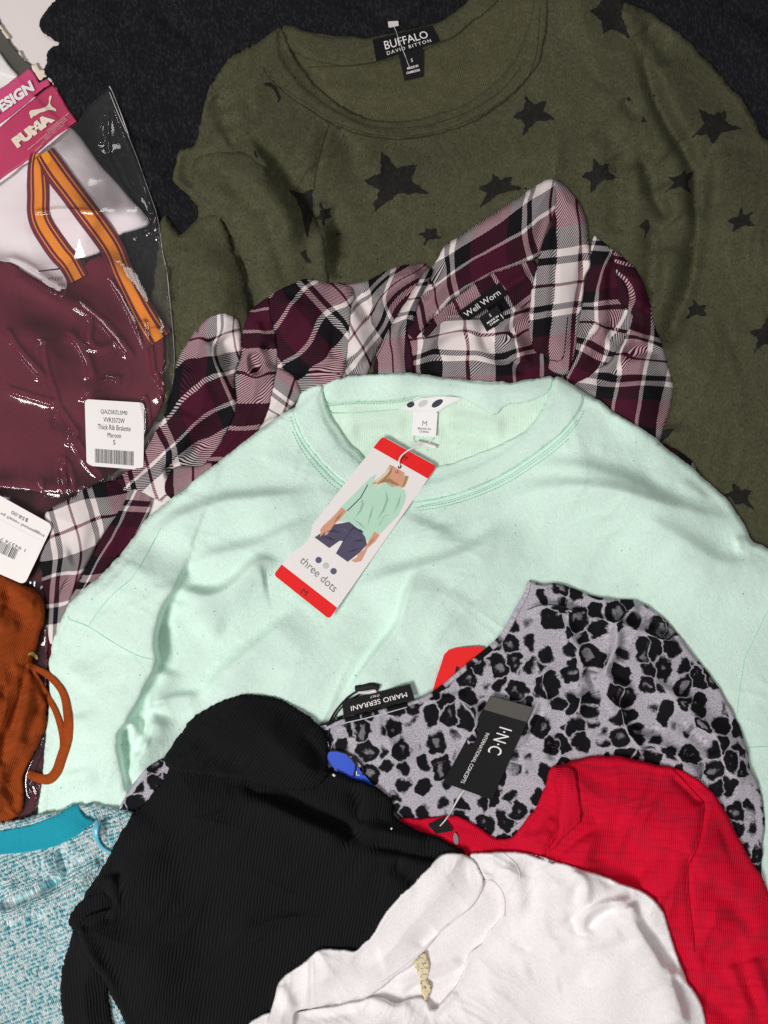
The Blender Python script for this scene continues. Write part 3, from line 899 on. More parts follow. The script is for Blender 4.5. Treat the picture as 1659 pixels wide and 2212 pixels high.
# ================================================================== olive sweatshirt with stars
ol = thing('star_sweatshirt', 'olive green heathered sweatshirt printed with black stars', 'sweatshirt', 900, 500)
OUV = rot_uv(8)
layer('back_panel', pts('D: 604,55 660,66 720,78 770,82 809,79 880,70 945,53 985,28 1010,0 1060,-60 1150,-90 1185,0 1170,120 1100,225 900,300 700,265 600,170 585,90'),
      M['olive_in'], ol, t=4, er=10, bulk=1, uvf=rot_uv(-14), wav=[(70, 30, 60, 160, 10, 9, 1.2)],
      folds=[('P2: 380,560 560,600 900,600 1150,560', 2.5, 18, 26), ('P2: 250,330 330,420 480,560', -3, 12, 16), ('P2: 1200,420 1350,380 1500,280', -3, 22, 22)])
layer('back_neckband', pts('P2: 168,165 250,163 330,198 420,233 500,248 600,250 700,246 800,240 900,222 1170,165 1280,108 1390,10 1420,-40 1640,-60 1590,0 1560,40 1450,130 1330,230 1230,270 1100,330 950,375 790,408 600,430 480,420 360,388 260,340 200,280'),
      M['olive'], ol, t=2.6, er=9, bulk=0, bridge=10, uvf=rot_uv(-10), en=.8)
body = layer('body', pts('D: 604,55 600,80 606,115 630,155 664,198 700,225 750,252 800,275 850,283 893,280 940,272 990,255 1040,230 1090,190 1130,140 1155,90 1163,40 1166,0 1175,-60 1200,-110 1290,-110 1335,-40 1345,-5')
      + pts('P3: 760,15 800,30 900,80 1000,140 1100,210 1180,290 1280,390 1360,480 1430,560 1510,660 1570,760 1620,860 1659,905')
      + pts('D: 1700,360 1795,500 1795,1400 1500,1260 1000,960 700,900 480,900 300,920 305,800 318,690 335,600 342,540 344,480 354,463 361,466 380,503 394,512 410,486 430,473 427,446 405,420 383,403 369,390 380,357 382,334 390,321 410,319 420,311 430,281 436,258 441,225 450,198 476,149 496,122 549,99 582,76'),
      M['olive'], ol, crumple=(10, 40, 80, 190, 14, 311, 3.2), fa=1.4, fw=1.35, t=6, er=16, bulk=15, bulk_w=80, uvf=OUV, en=1.2, ef=.9, bridge=36,
      wav=[(15, 60, 90, 260, 14, 21, 1.6)],
      folds=[  # left sleeve and its overlap on the body
             ('P2: -60,880 0,970 60,1050 150,1160 220,1240 320,1400 345,1530 352,1680', 11, 7, 95, .22),
             ('P2: 60,1060 220,1260 330,1420 352,1560', -7, 26, 8),
             ('P2: 500,1330 545,1450 565,1560 572,1700', -9, 16, 24), ('P2: 430,1300 440,1480 450,1659', 4, 26, 26),
             ('P2: 510,840 600,910 650,1020 690,1200', -3.5, 18, 30), ('P2: 490,815 430,1000 390,1250', -1.6, 7, 7),
             ('P1: 1390,620 1450,700 1480,790 1490,870', -6, 16, 22), ('P1: 1500,680 1560,780 1600,900', 4, 24, 30),
             ('P1: 1265,990 1245,1060 1240,1130 1262,1230', -8, 10, 18), ('P1: 1260,1030 1340,1060 1450,1140 1600,1300 1659,1400', -6, 18, 24),
             ('P1: 1290,1000 1400,960 1500,900', 5, 24, 20), ('P1: 1330,1180 1450,1290 1530,1420', 6, 30, 34),
             ('P1: 1110,1440 1150,1520 1190,1560', 4, 12, 12), ('P1: 1250,1480 1330,1460 1430,1400', -5, 14, 18), ('P1: 1440,1380 1500,1500 1545,1659', -5, 18, 22),
             ('P4: 1590,-40 1610,120 1640,260 1640,420', -8, 20, 26), ('P4: 1380,-20 1400,200 1380,420', 6, 60, 50), ('P4: 1130,60 1150,180 1130,320', -6, 14, 16),
             ('P5: 330,-30 345,80 350,220 380,330', -9, 14, 20), ('P5: 545,-20 560,130 548,250 545,340', -8, 14, 18), ('P5: 440,-40 455,120 450,320', 5, 34, 34),
               # right shoulder and arm
             ('P3: 820,230 880,420 920,560 970,700 1050,850 1130,970 1180,1080 1200,1250 1215,1450 1200,1620', -13, 20, 15),
             ('P3: 900,320 960,520 1040,720 1140,900', 7, 34, 24), ('P3: 870,140 940,240 990,330 1010,430', -7, 26, 18), ('P3: 770,40 800,150 830,240', 6, 22, 14),
             ('P3: 690,940 722,1060 710,1220 718,1520', -8, 20, 26), ('P3: 780,1020 800,1200 800,1480', 5, 34, 36),
             ('P3: 850,960 890,1120 950,1300 1040,1420', -9, 22, 14), ('P3: 960,1180 1050,1330 1110,1400', 5, 24, 24),
             ('P3: 1300,890 1270,1050 1245,1250 1222,1390', -9, 16, 22), ('P3: 1360,900 1330,1150 1290,1500', 5, 50, 40),
             ('P3: 560,560 680,420 700,330', -2.5, 30, 30), ('P3: 720,640 790,700 850,760', -3.5, 14, 14), ('P3: 560,830 650,900 700,960', -3, 22, 22),
             ('P6: 1200,-20 1185,300 1110,490 1030,690 1000,790', -13, 18, 22), ('P6: 920,-20 932,180 915,350 930,480', -8, 16, 20), ('P6: 1010,100 1020,300 980,500', 5, 34, 30),
             ('P6: 1130,880 1300,820 1450,760', 3, 50, 50), ('P6: 1090,900 1070,1100 1060,1300', -6, 30, 40)])
layer('sleeve', pts('R1: 1062,900 1080,870 1150,850 1250,840 1330,830 1400,880 1470,940 1560,1020 1640,1090 1720,1180 1790,1300 1815,1480 1820,1760 1600,1850 1400,1850 1402,1640 1345,1440 1275,1290 1210,1190 1140,1110 1068,1060 1050,980'),
      M['olive'], ol, t=4, er=30, bulk=9, bulk_w=60, uvf=rot_uv(-35), en=1.2, ef=.8, bridge=20, fa=1.4,
      folds=[('R1: 1180,940 1300,1010 1400,1110 1490,1210 1560,1400', -6, 16, 24, .3), ('R1: 1330,920 1450,1020 1560,1150 1650,1350', 5, 26, 30, .3), ('R1: 1480,1240 1560,1420 1590,1620', -4, 16, 18, .3)])
layer('sleeve', pts('R1: 1095,1215 1140,1195 1200,1190 1240,1230 1270,1310 1300,1400 1340,1500 1372,1600 1382,1720 1390,1950 1000,2000 965,1700 965,1500 985,1440 960,1380 1000,1330 1050,1260'),
      M['olive'], ol, t=4, er=34, bulk=9, bulk_w=60, uvf=rot_uv(10), en=1.2, ef=.8, bridge=20, fa=1.3, folds=[('R1: 1000,1360 1120,1300 1200,1210', -4, 16, 16), ('R1: 985,1450 990,1560 975,1680', -5, 12, 12)])
layer('neckband', pts('D: 604,55 610,62 617,85 632,115 648,142 671,172 697,198 730,225 764,245 797,258 830,263 873,261 912,255 962,241 1010,222 1055,193 1097,150 1120,110 1140,64 1150,30 1153,0 1156,-60 1188,-60 1183,0 1182,34 1180,74 1173,112 1158,149 1131,179 1097,213 1045,251 995,275 929,294 873,301 830,299 780,291 734,275 691,251 658,228 621,205 592,179 568,149 558,109 580,78'),
      M['olive'], ol, t=2.4, er=8, bridge=6, uvf=rot_uv(30), en=.7, ef=.7)
for s in ('P2: 60,455 130,545 220,625 330,695 430,765 560,835 700,885 850,908 980,912 1150,893 1350,833 1500,763 1659,655 1740,575 1800,490 1840,380 1860,250 1868,60',
          'P2: 300,545 420,655 560,745 700,810 850,840 980,838 1150,818 1350,755 1500,680 1640,575 1740,440'):
    tube('seam', pts(s), .0004, M['seam_olive'], ol, off=.1)
tube('seam', pts('P2: 490,812 462,900 430,1010 400,1140 390,1250'), .0005, M['seam_olive'], ol, off=.1)
tube('seam', pts('P2: 355,440 480,432 600,434 790,412'), .0005, M['seam_olive'], ol, off=.1)
for q in ('P2: 70,440 140,530 230,608 340,676 440,745 565,815 703,864 850,888 980,892 1148,873 1344,814 1494,744 1645,640', 'P2: 80,475 150,560 240,640 350,712 450,782 570,850'):
    stitching('stitching', pts(q), M['seam_olive'], ol)
SUV = rot_uv(20)
for s in ('P2: 830,985 1070,1075 1145,1265 770,1400 720,1180', 'D: 1064,372 1107,382 1137,408 1037,448 1031,405', 'P2: 1110,1475 1200,1480 1228,1555 1110,1605 1080,1530',
          'P2: 430,1330 500,1360 508,1415 455,1495 403,1430', 'P3: 110,610 245,640 298,762 98,862 30,745', 'P3: 545,1010 655,1035 708,1137 528,1232 470,1125',
          'P3: 1130,1080 1185,1100 1165,1230 1012,1218 1025,1130', 'P3: 1215,688 1390,693 1498,822 1305,930 1176,872', 'P3: 1485,1318 1562,1355 1580,1442 1423,1492 1400,1410',
          'P6: 1180,445 1278,485 1280,565 1120,585 1135,500', 'P6: 1665,540 1735,640 1700,760 1573,788 1543,655', 'P9: 1430,150 1553,210 1578,343 1440,310 1368,240'):
    decal('printed_star', star(pts(s), .46), M['star'], ol, uvf=SUV, ef=1.1, en=.6)
for s in ('P2: 215,1235 300,1262 382,1232 386,1400 346,1545 312,1390 272,1290', 'P2: 40,550 100,533 146,560 178,640 158,668 132,590 108,566',
          'P3: 510,65 560,50 600,0 610,-60 640,-80 680,-20 755,0 722,70 740,150 780,247 710,205 660,185 610,212 595,130 545,90',
          'P3: 890,1395 908,1450 870,1530 872,1470 840,1443', 'P6: 985,1282 1072,1273 1012,1342 950,1370', 'P5: 298,160 335,138 352,190 384,236 340,216',
          'P3: 750,630 775,620 795,655', 'P3: 845,690 882,688 855,712', 'P3: 848,780 862,740 888,780', 'P3: 925,603 962,604 932,618', 'P2: -10,975 18,985 26,1040 5,1020'):
    decal('printed_star', pts(s), M['star'], ol, uvf=SUV, ef=.8, en=.4)
c = Card(pts('P2: 775,258 1165,165 1215,272 800,402'), .8, bend=-1.5, press=.9)
lb = c.build('brand_label', M['blacklabel'], ol, .5)
c.text('BUFFALO', .52, .40, .40, M['white_ink'], lb, width=.70, bold=.0)
c.text('DAVID BITTON', .53, .78, .17, M['white_ink'], lb, width=.70, space=1.3)
c = Card(pts('P2: 945,352 1100,300 1108,500 985,527'), 1.2, press=.9)
lb = c.build('size_label', M['blacklabel'], ol, .4)
c.text('S', .5, .36, .12, M['white_ink'], lb)
c.text('MADE IN', .5, .60, .08, M['white_ink'], lb, width=.52, bold=.02)
c.text('CAMBODIA', .5, .75, .08, M['white_ink'], lb, width=.68, bold=.02)
pb = tag(thing('tag_barb', 'clear plastic tag barb stuck through the olive sweatshirt neck label', 'tag barb', *pts('P2: 910,160')[0]), None)
c = Card(pts('P2: 874,140 942,136 946,168 880,182'), 2.0)
c.build('bar', M['nylon'], pb, 1.2, 2)
tube('filament', pts('P2: 912,165 930,210 950,270 975,330 1000,400 1020,450'), .0003, M['nylon'], pb, off=2.2)

# ================================================================== poly bag with the maroon bralette
# second, lower bag and its dark maroon garment
lowg = layer('folded_maroon_top', pts('D: -150,1010 60,1010 200,1020 280,1060 250,1200 150,1400 100,1600 88,1790 -150,1800'), M['maroon2'], t=6, er=12, bulk=4, uvf=rot_uv(0),
             wav=[(40, 60, 40, 140, 10, 31, 2.0)])
tag(lowg, 'dark maroon folded top in the lower bag beside the plaid cuff', 'top')
lowb = layer('lower_poly_bag', pts('D: -150,1030 120,1040 220,1060 180,1200 110,1300 100,1420 104,1640 92,1700 72,1775 60,1800 -150,1800'), M['film'], clear=True, fa=.5, fw=1.3, t=3, er=6, bulk=2, wav=[(60, 80, 30, 90, 10, 33, 1.6)],
             folds=[('P10: 280,480 240,600 200,690 170,820 210,980', 5, 6, 8), ('P10: 210,800 250,860 260,930', 4, 4, 4), ('P10: 180,900 230,900 250,980', 4, 3, 4)], warp=0, ef=.2, bridge=20)
tag(lowb, 'clear plastic bag peeking out beneath the rust top and retail tag', 'plastic bag')

# paper insert
insert = layer('white_insert_card', pts('P1: -300,1150 -300,300 0,345 120,500 300,700 470,835 560,940 660,1090 770,1200 850,1300 960,1412 985,1470 900,1500 780,1530 700,1640') + pts('P4: 430,60 430,240 300,300 100,200 -200,150'),
              M['tissue'], t=4, er=10, bulk=6, bulk_w=70, sm=1, ef=.1, en=.3, wav=[(40, 40, 120, 260, 6, 41, 1.5)], bridge=40)
tag(insert, 'white padded insert card inside the clear bag behind the striped straps', 'card')
bra = thing('bralette', 'maroon ribbed bralette with orange striped straps inside the clear bag', 'bralette', *pts('P4: 500,800')[0])
layer('cup', pts('P4: -380,20 0,42 60,52 150,110 300,200 400,262 430,215 470,150 560,60 640,10 720,0 800,60 880,180 960,300 1080,450 1072,640 1078,800 1085,880 1060,1000 900,1300 700,1480 450,1580 0,1530 -380,1500'),
      M['maroon'], bra, t=4, er=12, bulk=7, bulk_w=90, uvf=rot_uv(20), wav=[(30, 60, 90, 220, 12, 43, .9)], bridge=40,
      folds=[('P4: 60,100 200,200 400,330 560,420', 5, 30, 20), ('P4: 320,1110 430,1090 520,1200', -4, 20, 20), ('P4: 200,400 260,700 220,1000', 3, 60, 60)])
ribbon('strap', pts('P1: 250,1005 240,1080 245,1180 250,1290 245,1380 270,1470 350,1590 400,1659') + pts('P4: 440,40 480,110 510,165'), [30, 40, 48, 48, 50, 52, 50, 46, 48], M['strap'], bra, off=1.6, bulge=1.2)
ribbon('strap', pts('P1: 285,1000 370,1130 470,1260 560,1380 650,1500 740,1630') + pts('P4: 790,110 860,250 920,370 985,480 1040,560'), [46, 54, 52, 54, 52, 50, 52, 56, 60, 62], M['strap'], bra, off=2.6, bulge=1.5)
layer('strap_base', pts('P4: 985,470 1070,500 1072,640 1075,760 1020,790 960,660 945,560'), M['maroon'], bra, t=2, er=6, bridge=10, uvf=rot_uv(-20))
c = Card(pts('P4: 240,80 420,40 440,230 290,215'), .4, press=.9)
ct = tag(thing('care_tag', 'small pale care tag with grey print between the striped straps', 'tag', *pts('P4: 350,150')[0]), None)
cb = c.build('tag_face', M['tissue'], ct, .3)
c.poly('printed_line', [(.0, .22), (.78, .24), (.78, .30), (.0, .27)], M['ink'], cb)
c.text('ARNIA', .55, .62, .16, M['greyink'], cb, ang=180, width=.62)
c.text('USA', .75, .88, .14, M['greyink'], cb, ang=180, width=.28)

# header card with its torn edge
hd = thing('header_card', 'torn pink header card with white lettering on the clear bag', 'card', *pts('P1: 200,800')[0])
sheet = layer('backing_sheet', pts('Q6: -700,-300 -60,120 60,420 160,560 330,760 430,820 330,900 220,980 -700,700'), M['greyfilm'], hd, t=1.5, er=3, sm=0, ef=.3, en=.6, bridge=10)
layer('white_sheet', pts('Q6: -700,300 0,655 100,800 232,940 120,1040 0,1110 -700,1500'), M['paper'], hd, t=1.5, er=3, sm=0, ef=.1, en=.2, bridge=10)
layer('torn_edge', pts('Q6: -30,280 60,430 150,500 170,580 230,600 260,680 330,770 380,830 440,930 500,1035 470,1000 520,1010 560,960 610,1000 640,1060 700,1130 735,1180 690,1040 600,960 560,900 500,860 470,790 400,800 360,795 300,730 240,650 200,560 130,470 50,370'),
      M['torn'], hd, t=1.2, er=3, sm=1, ef=1.2, en=2.0, bridge=6)
layer('upper_panel', pts('Q6: -700,1480 0,1120 230,945 350,860 380,855 440,930 490,1025 540,1000 600,980 640,1060 560,1100 0,1545 -700,2100'), M['pink'], hd, t=1.6, er=4, sm=0, ef=.2, en=.4, bridge=20,
      folds=[('Q6: 420,1180 540,1100 640,1060', 1, 6, 6)])
layer('lower_panel', pts('Q6: -700,2120 0,1575 560,1110 640,1065 670,1060 740,1160 850,1360 965,1512 890,1570 700,1690 560,1810 400,1960 250,2060 90,2170 -120,2330 -700,2700'), M['pink2'], hd, t=1.4, er=4, sm=0, ef=.2, en=.3, bridge=20,
      wav=[(55, 10, 150, 260, 4, 47, .8)])
def qcard(s, **k): return Card(pts(s), **k)
cH = qcard('Q6: -120,1330 420,960 480,1090 -40,1450', off=.7, press=.98)
cH.text('DESIGN', .42, .5, .98, M['white_ink'], hd, width=.98, bold=.05)
cP = qcard('Q6: 140,1740 600,1400 700,1490 220,1850', off=.7, press=.98)
cP.text('PUMA', .49, .46, 1.05, M['torn'], hd, width=.98, bold=.085)
def outline(fr_s): return pts(fr_s)
decal('cat_emblem', pts('Q6: 622,1190 640,1186 642,1215 628,1250 622,1290 650,1330 690,1352 706,1375 698,1388 660,1370 625,1368 585,1372 545,1390 500,1400 470,1420 440,1442 405,1440 412,1462 388,1474 378,1462 372,1430 362,1410 366,1385 390,1372 450,1362 510,1352 560,1332 600,1306 610,1262 608,1222'), M['torn'], hd, off=1.0)
cT = qcard('Q6: 350,1830 830,1430 880,1520 420,1910', off=.8, press=.98)
cT.text('DISTRIBUTED BY', .78, -.02, .12, M['torn'], hd, width=.56)
cT.text('PUMA LEGWEAR & UNDERWEAR', .46, .22, .13, M['torn'], hd, width=.98)
cT.text('NEW YORK, NY 10018', .66, .46, .12, M['torn'], hd, width=.60)
cT.text('CA 48983 | RN 107679', .56, .70, .11, M['torn'], hd, width=.62)
cT.text('www.', .16, .86, .11, M['torn'], hd, width=.2)

# the clear bag itself
bag = thing('poly_bag', 'clear crinkled plastic bag holding the maroon bralette with striped straps', 'plastic bag', *pts('P4: 500,900')[0])
BAGP = pts('D: 237,187 251,225 271,271 279,298 298,344 317,403 337,456 342,480 347,516 351,549 361,582 365,631 370,681 375,734 377,780 372,830 367,863 359,886 330,960 300,1015 230,1043 182,1061 149,1074 126,1078 99,1073 66,1063 33,1060 0,1055 -150,1050 -150,420 -20,410 60,350 167,262 200,220')
film = layer('film', BAGP, M['film'], bag, clear=True, fa=.14, fw=1.3, creases=1.3, crinkle=(60, 200, 6, 7, .45), t=3.5, er=5, bulk=3, bulk_w=60, sm=0, ef=.25, en=.7, bridge=26, warp=0,
      folds=[('P4: 0,40 100,80 220,170 400,275', 7, 8, 14, .08), ('P4: 390,520 480,590 540,700 570,830', 6, 8, 12, .1), ('P4: 560,430 530,600 640,640 740,570', 6, 6, 9, .05),
             ('P4: 0,500 40,560 90,640 170,730 260,830', 7, 7, 14, .08), ('P4: 440,320 620,430 740,570 840,690', 6, 7, 10, .08), ('P4: 520,960 580,870 680,820 760,830', 6, 6, 10, .08),
             ('P4: 680,150 800,330 900,560 960,760 1080,1000', 6, 8, 12, .08), ('P4: 940,420 960,620 990,830 1090,900', 7, 6, 9, .06), ('P4: 380,1340 370,1480 420,1590', 7, 5, 10, .06), ('P4: 400,1370 440,1490 470,1580', 6, 6, 6, .06),
             ('P4: 470,1150 430,1220 460,1250', 4, 4, 5, .06), ('P4: 240,1480 260,1540 290,1580', 5, 5, 5, .06), ('P4: 0,880 180,940 350,990', 4, 12, 18, .1), ('P4: 350,1000 260,760 240,560', 3.5, 14, 22, .1), ('P4: 350,1000 560,1400 660,1480', 3.5, 10, 18, .1),
             ('P4: 920,930 960,1050 940,1250', 6, 5, 7, .06), ('P4: 1080,700 1020,820 1060,980', 5, 5, 7, .06),
             ('P1: 715,600 710,740 705,850 710,1000', 5, 5, 8, .06), ('P1: 690,740 640,860 670,940', 3, 6, 8, .06), ('P1: 715,600 760,780 900,1100 1000,1400', 4, 8, 10, .06),
             ('P1: 990,1400 960,1520 1030,1560', 5, 5, 7, .06), ('P1: 700,1000 820,1250 960,1420', 4, 10, 14, .06), ('P1: 200,1390 420,1370 650,1390', 3, 8, 10, .06), ('P1: 880,1560 960,1500 1040,1480', 5, 5, 5, .05)])
tube('sealed_edge', pts('P1: 715,565 730,590 790,740 845,900'), .0006, M['nylon'], bag, off=.5)
tube('sealed_edge', pts('P1: 715,600 770,740 845,905 900,1040 960,1220 1020,1380 1038,1460 1052,1570 1062,1659') + pts('P4: 1090,100 1105,250 1120,400 1135,560 1140,700 1127,850'), .00035, M['nylon'], bag, off=.2)
c = Card(pts('P4: 553,948 943,972 936,1412 566,1382'), .7, press=.93)
st = c.build('price_sticker', M['paper'], bag, .2, 9)
for i, (s, w, v) in enumerate((('QAZ58ZLSM0', .45, .175), ('VVR3572W', .36, .29), ('Thick Rib Bralette', .56, .40), ('Maroon', .23, .515), ('S', .04, .62))):
    c.text(s, .49, v, .072 if i != 2 else .078, M['ink'], st, width=w)
rb = random.Random(4); x = .15
while x < .83:
    w = rb.choice((.004, .004, .008, .012)); c.poly('bar', [(x, .735), (x + w, .735), (x + w, .945), (x, .945)], M['ink'], st); x += w + rb.choice((.005, .006, .010))

# retail tag lying on the lower bag
tg = thing('retail_tag', 'white retail price tag with barcode lying upside down beside the plaid cuff', 'tag', *pts('P7: 100,350')[0])
c = Card(pts('P7: 160,668 -390,430 -190,-20 345,285'), 3.0, press=.97, lift=(2, 0, 0, 3))
c = Card(pts('P7: 345,278 160,668 -390,430 -190,-20')[1:3] + pts('P7: -190,-20 345,278'), 3.0, press=.97)
cb = c.build('tag_face', M['paper'], tg, .5, 12)
c.text('suggested retail price', .34, .79, .055, M['ink'], cb, width=.62)
c.text('$58.00', .36, .88, .06, M['ink'], cb, width=.2)
c.poly('perforation', [(0, .705), (1, .705), (1, .708), (0, .708)], M['dotgrey'], cb)
x = .30
while x > -.0 and x < .62:
    w = rb.choice((.006, .006, .010, .014)); c.poly('bar', [(x - .08, .28), (x - .08 + w, .28), (x - .08 + w, .44), (x - .08, .44)], M['ink'], cb); x += w + rb.choice((.006, .008, .012))
c.text('1 94374 7', .30, .47, .045, M['ink'], cb, width=.3)

# ================================================================== plaid flannel shirt
pl = thing('plaid_shirt', 'burgundy black and white plaid flannel shirt crumpled on the olive sweatshirt', 'shirt', 1000, 800)
PM = M['plaid']
def pan(name, s, cp, **k):
    k.setdefault('t', 3); k.setdefault('er', 12); k.setdefault('bulk', 6); k.setdefault('bulk_w', 40); k.setdefault('bridge', 10)
    k.setdefault('warp', .5); k.setdefault('en', .7); k.setdefault('ef', .4)
    k.setdefault('fa', 1.9); k.setdefault('fw', 1.1)
    return layer(name, pts(s), PM, pl, uvf=tps(cp), **k)
# shirt back seen through the open neck
pan('back_panel', 'Q2: 100,1450 180,1280 330,1200 480,1150 650,1080 800,1150 1000,1100 1250,900 1300,1100 1330,1500 1500,1640 1560,1900 1300,2050 200,2050 150,1700',
    cps('Q2', '695,1310,25,17 700,1515,25,42 710,1659,25,60 490,1330,1,18 490,1480,0,39 310,1550,-20.5,42 830,1330,42,17 850,1500,40,42 1010,1430,58,28 1050,1570,62,45 1150,1250,80,12 1180,1600,84,62'),
    t=3, er=10, bulk=5, wav=[(20, 50, 40, 120, 10, 61, 1.5)],
    folds=[('Q2: 340,1440 460,1340 640,1250 840,1240', 6, 26, 12), ('Q2: 840,1240 850,1340 900,1420 1050,1560', -6, 14, 14), ('Q2: 1190,1100 1060,1180 1000,1260 960,1330', 6, 14, 14),
           ('Q2: 1060,1340 1160,1440 1120,1560', 6, 14, 12), ('Q2: 1080,1480 1130,1560 1140,1659', -5, 10, 10), ('Q2: 440,1500 420,1659', -4, 16, 16)])
pan('yoke', 'Q2: 330,1300 480,1130 650,985 850,840 1000,760 1250,690 1290,820 1260,960 1220,1060 1050,1160 900,1210 760,1180 600,1170 470,1230 350,1370',
    cps('Q2', '870,900,62,75 1090,773,92,75 934,1010,62,90'), t=2.5, er=7, bulk=2, bridge=12,
    folds=[('Q2: 1220,820 1080,900 1000,980', 4, 14, 16), ('Q2: 560,1080 640,1150 700,1130', -3, 10, 10)])
# left shoulder, left of the collar
pan('shoulder', 'P5: 560,370 640,360 740,350 830,290 940,245 1060,228 1140,228 1130,330 1060,430 960,560 880,680 800,800 740,960 700,1050 450,1150 420,900 500,600',
    cps('P5', '650,675,25,17 740,800,25,40 740,610,41.6,17 590,590,25,2 930,410,82,32 1060,250,86,12 800,555,62,28 640,430,30,-22'),
    t=4, er=14, bulk=7, wav=[(60, 40, 60, 160, 8, 63, 1.5)],
    folds=[('P5: 620,365 680,440 720,540 780,590', -9, 16, 12), ('P5: 1100,240 960,330 860,420 760,520', 7, 26, 34), ('P5: 590,480 640,620 700,760 760,860', 5, 26, 30), ('P5: 600,840 640,900 720,950', -4, 14, 14)])
pan('shoulder_panel', 'Q1: 1000,290 1120,220 1230,180 1310,140 1400,140 1540,180 1659,180 1800,230 1760,420 1740,700 1700,1000 1640,1120 1400,1190 1200,1320 1000,1450 900,1300 1050,1050 1060,800 1030,600 980,470 985,330',
    cps('Q1', '1330,215,70.5,42 1540,430,101.5,42 1040,600,70.5,90 1170,900,101.5,102 1659,640,122,44 1650,250,86,17 1450,320,86,42 1250,660,86,72 1600,900,128,70 1120,1240,128,108'),
    t=4, er=18, bulk=11, bulk_w=50,
    folds=[('Q1: 1080,930 1160,960 1300,1000 1480,1010 1659,1000', -5, 10, 12), ('Q1: 1700,520 1650,700 1640,900', -6, 24, 16), ('Q1: 1190,260 1090,460 1060,700', 4, 30, 30)])
tube('stitch_line', pts('Q1: 1420,1000 1540,1005 1659,1025'), .0004, M['seam_dark'], pl, off=.1)
pan('inner_fold', 'Q1: 1000,1000 1080,960 1200,1010 1260,1100 1300,1240 1150,1380 1060,1430 900,1500 880,1420 960,1250',
    cps('Q1', '1080,1230,12,42 1030,1340,10,25 1190,1260,25,48'), t=3, er=12, bulk=5)
# second sleeve roll
pan('sleeve_roll', 'Q1: 880,370 960,320 1000,305 990,480 1050,620 1075,800 1062,1000 1010,1250 960,1450 890,1560 800,1680 600,1900 300,2050 200,1950 400,1700 600,1480 680,1320 690,1240 668,1090 690,980 735,880 735,700 760,560 820,420',
    cps('Q1', '870,1080,25,75 870,1300,49.5,75 800,1550,70.5,75 700,1000,25,60 1030,1000,25,90 870,800,0,75 850,650,-18,72 900,400,-55,75 500,1900,110,70'),
    t=4, er=22, bulk=15, bulk_w=45,
    folds=[('Q1: 830,820 860,920 880,1040', -22, 9, 9, .3), ('Q1: 760,780 800,900 900,1060 1000,1020 1040,900', 5, 18, 20), ('Q1: 950,720 1030,820 1040,960', -4, 10, 10), ('Q1: 860,540 950,660 1010,760', 3, 12, 12),
           ('Q1: 690,1310 800,1320 960,1290', -4, 14, 20)])
# left sleeve down to the cuff
pan('cuff', 'P7: 330,165 450,110 560,45 700,-20 850,-60 900,60 800,180 720,280 650,380 600,480 540,600 480,700 440,860 400,960 340,1070 316,1020 296,900 300,780 262,650 280,590 252,540 262,450 328,350 322,300 282,215',
    cps('P7', '490,295,25,17 550,470,52,17 435,110,-4,17 650,225,25,43 330,360,25,-9 480,700,86,17 390,690,86,-2 720,60,-6,62'), t=4, er=12, bulk=6,
    wav=[(20, 60, 50, 120, 8, 67, 1.0)], folds=[('P7: 300,780 380,700 500,650', -3, 16, 16), ('P7: 280,600 360,520 480,480', 3, 20, 20)])
pan('cuff_edge', 'P7: 850,-60 960,-60 1010,80 960,240 900,330 780,490 640,640 560,740 470,820 410,900 440,800 520,640 600,480 660,360 740,250 830,100',
    cps('P7', '740,370,70.5,70 580,640,70.5,108 640,350,52,75 830,170,71,42 880,300,92,62 700,540,88,98'), t=4, er=12, bulk=6,
    folds=[('P7: 840,60 740,230 660,340 580,500 500,690', -4, 8, 10)])
pan('sleeve', 'Q1: 330,640 350,580 420,510 500,462 600,455 680,490 720,560 735,700 735,860 690,960 668,1060 670,1200 694,1300 660,1440 560,1640 480,1760 340,1930 240,2050 120,2180 0,2240 | Q4: 850,1560 780,1640 700,1500 640,1560 700,1470 850,1400 905,1330 940,1250 985,1180 1040,1080 1090,990 1140,890 1170,760 1190,640 1200,540 1240,430 1280,370 1330,290 1380,200',
    cps('Q1', '565,1040,70.5,42 690,1300,101.5,42 330,1190,70.5,68 400,1420,101.5,72 0,1490,70.5,105 130,1650,101.5,105 450,800,42,46 580,720,32,26 480,600,12,52 640,600,20,22 250,950,62,84')
    + cps('Q4', '1220,1400,128,108 960,1400,101.5,133 860,1490,101.5,150 1010,1560,128,133 800,1640,110,160'),
    t=4, er=20, bulk=13, bulk_w=48,
    folds=[('Q1: 360,690 420,780 470,900 560,1040 690,1300', 5, 12, 16, .1), ('Q1: 480,480 500,560 440,660 370,690', -5, 12, 16), ('Q1: 560,680 640,800 650,960', -6, 14, 18), ('Q1: 380,700 300,820 200,1000', -4, 16, 20),
           ('Q4: 1490,1180 1380,1330 1230,1400 1100,1480', -8, 14, 20), ('Q4: 1300,900 1200,1100 1120,1300', 4, 34, 34)])
pan('sleeve_end', 'Q4: 1180,1400 1290,1390 1420,1380 1540,1340 1650,1400 1500,1600 1300,1660 1200,1680 1120,1640 1100,1560 1140,1470',
    cps('Q4', '1350,1430,25,75 1450,1400,40,80 1380,1550,28,95'), t=3, er=14, bulk=6)
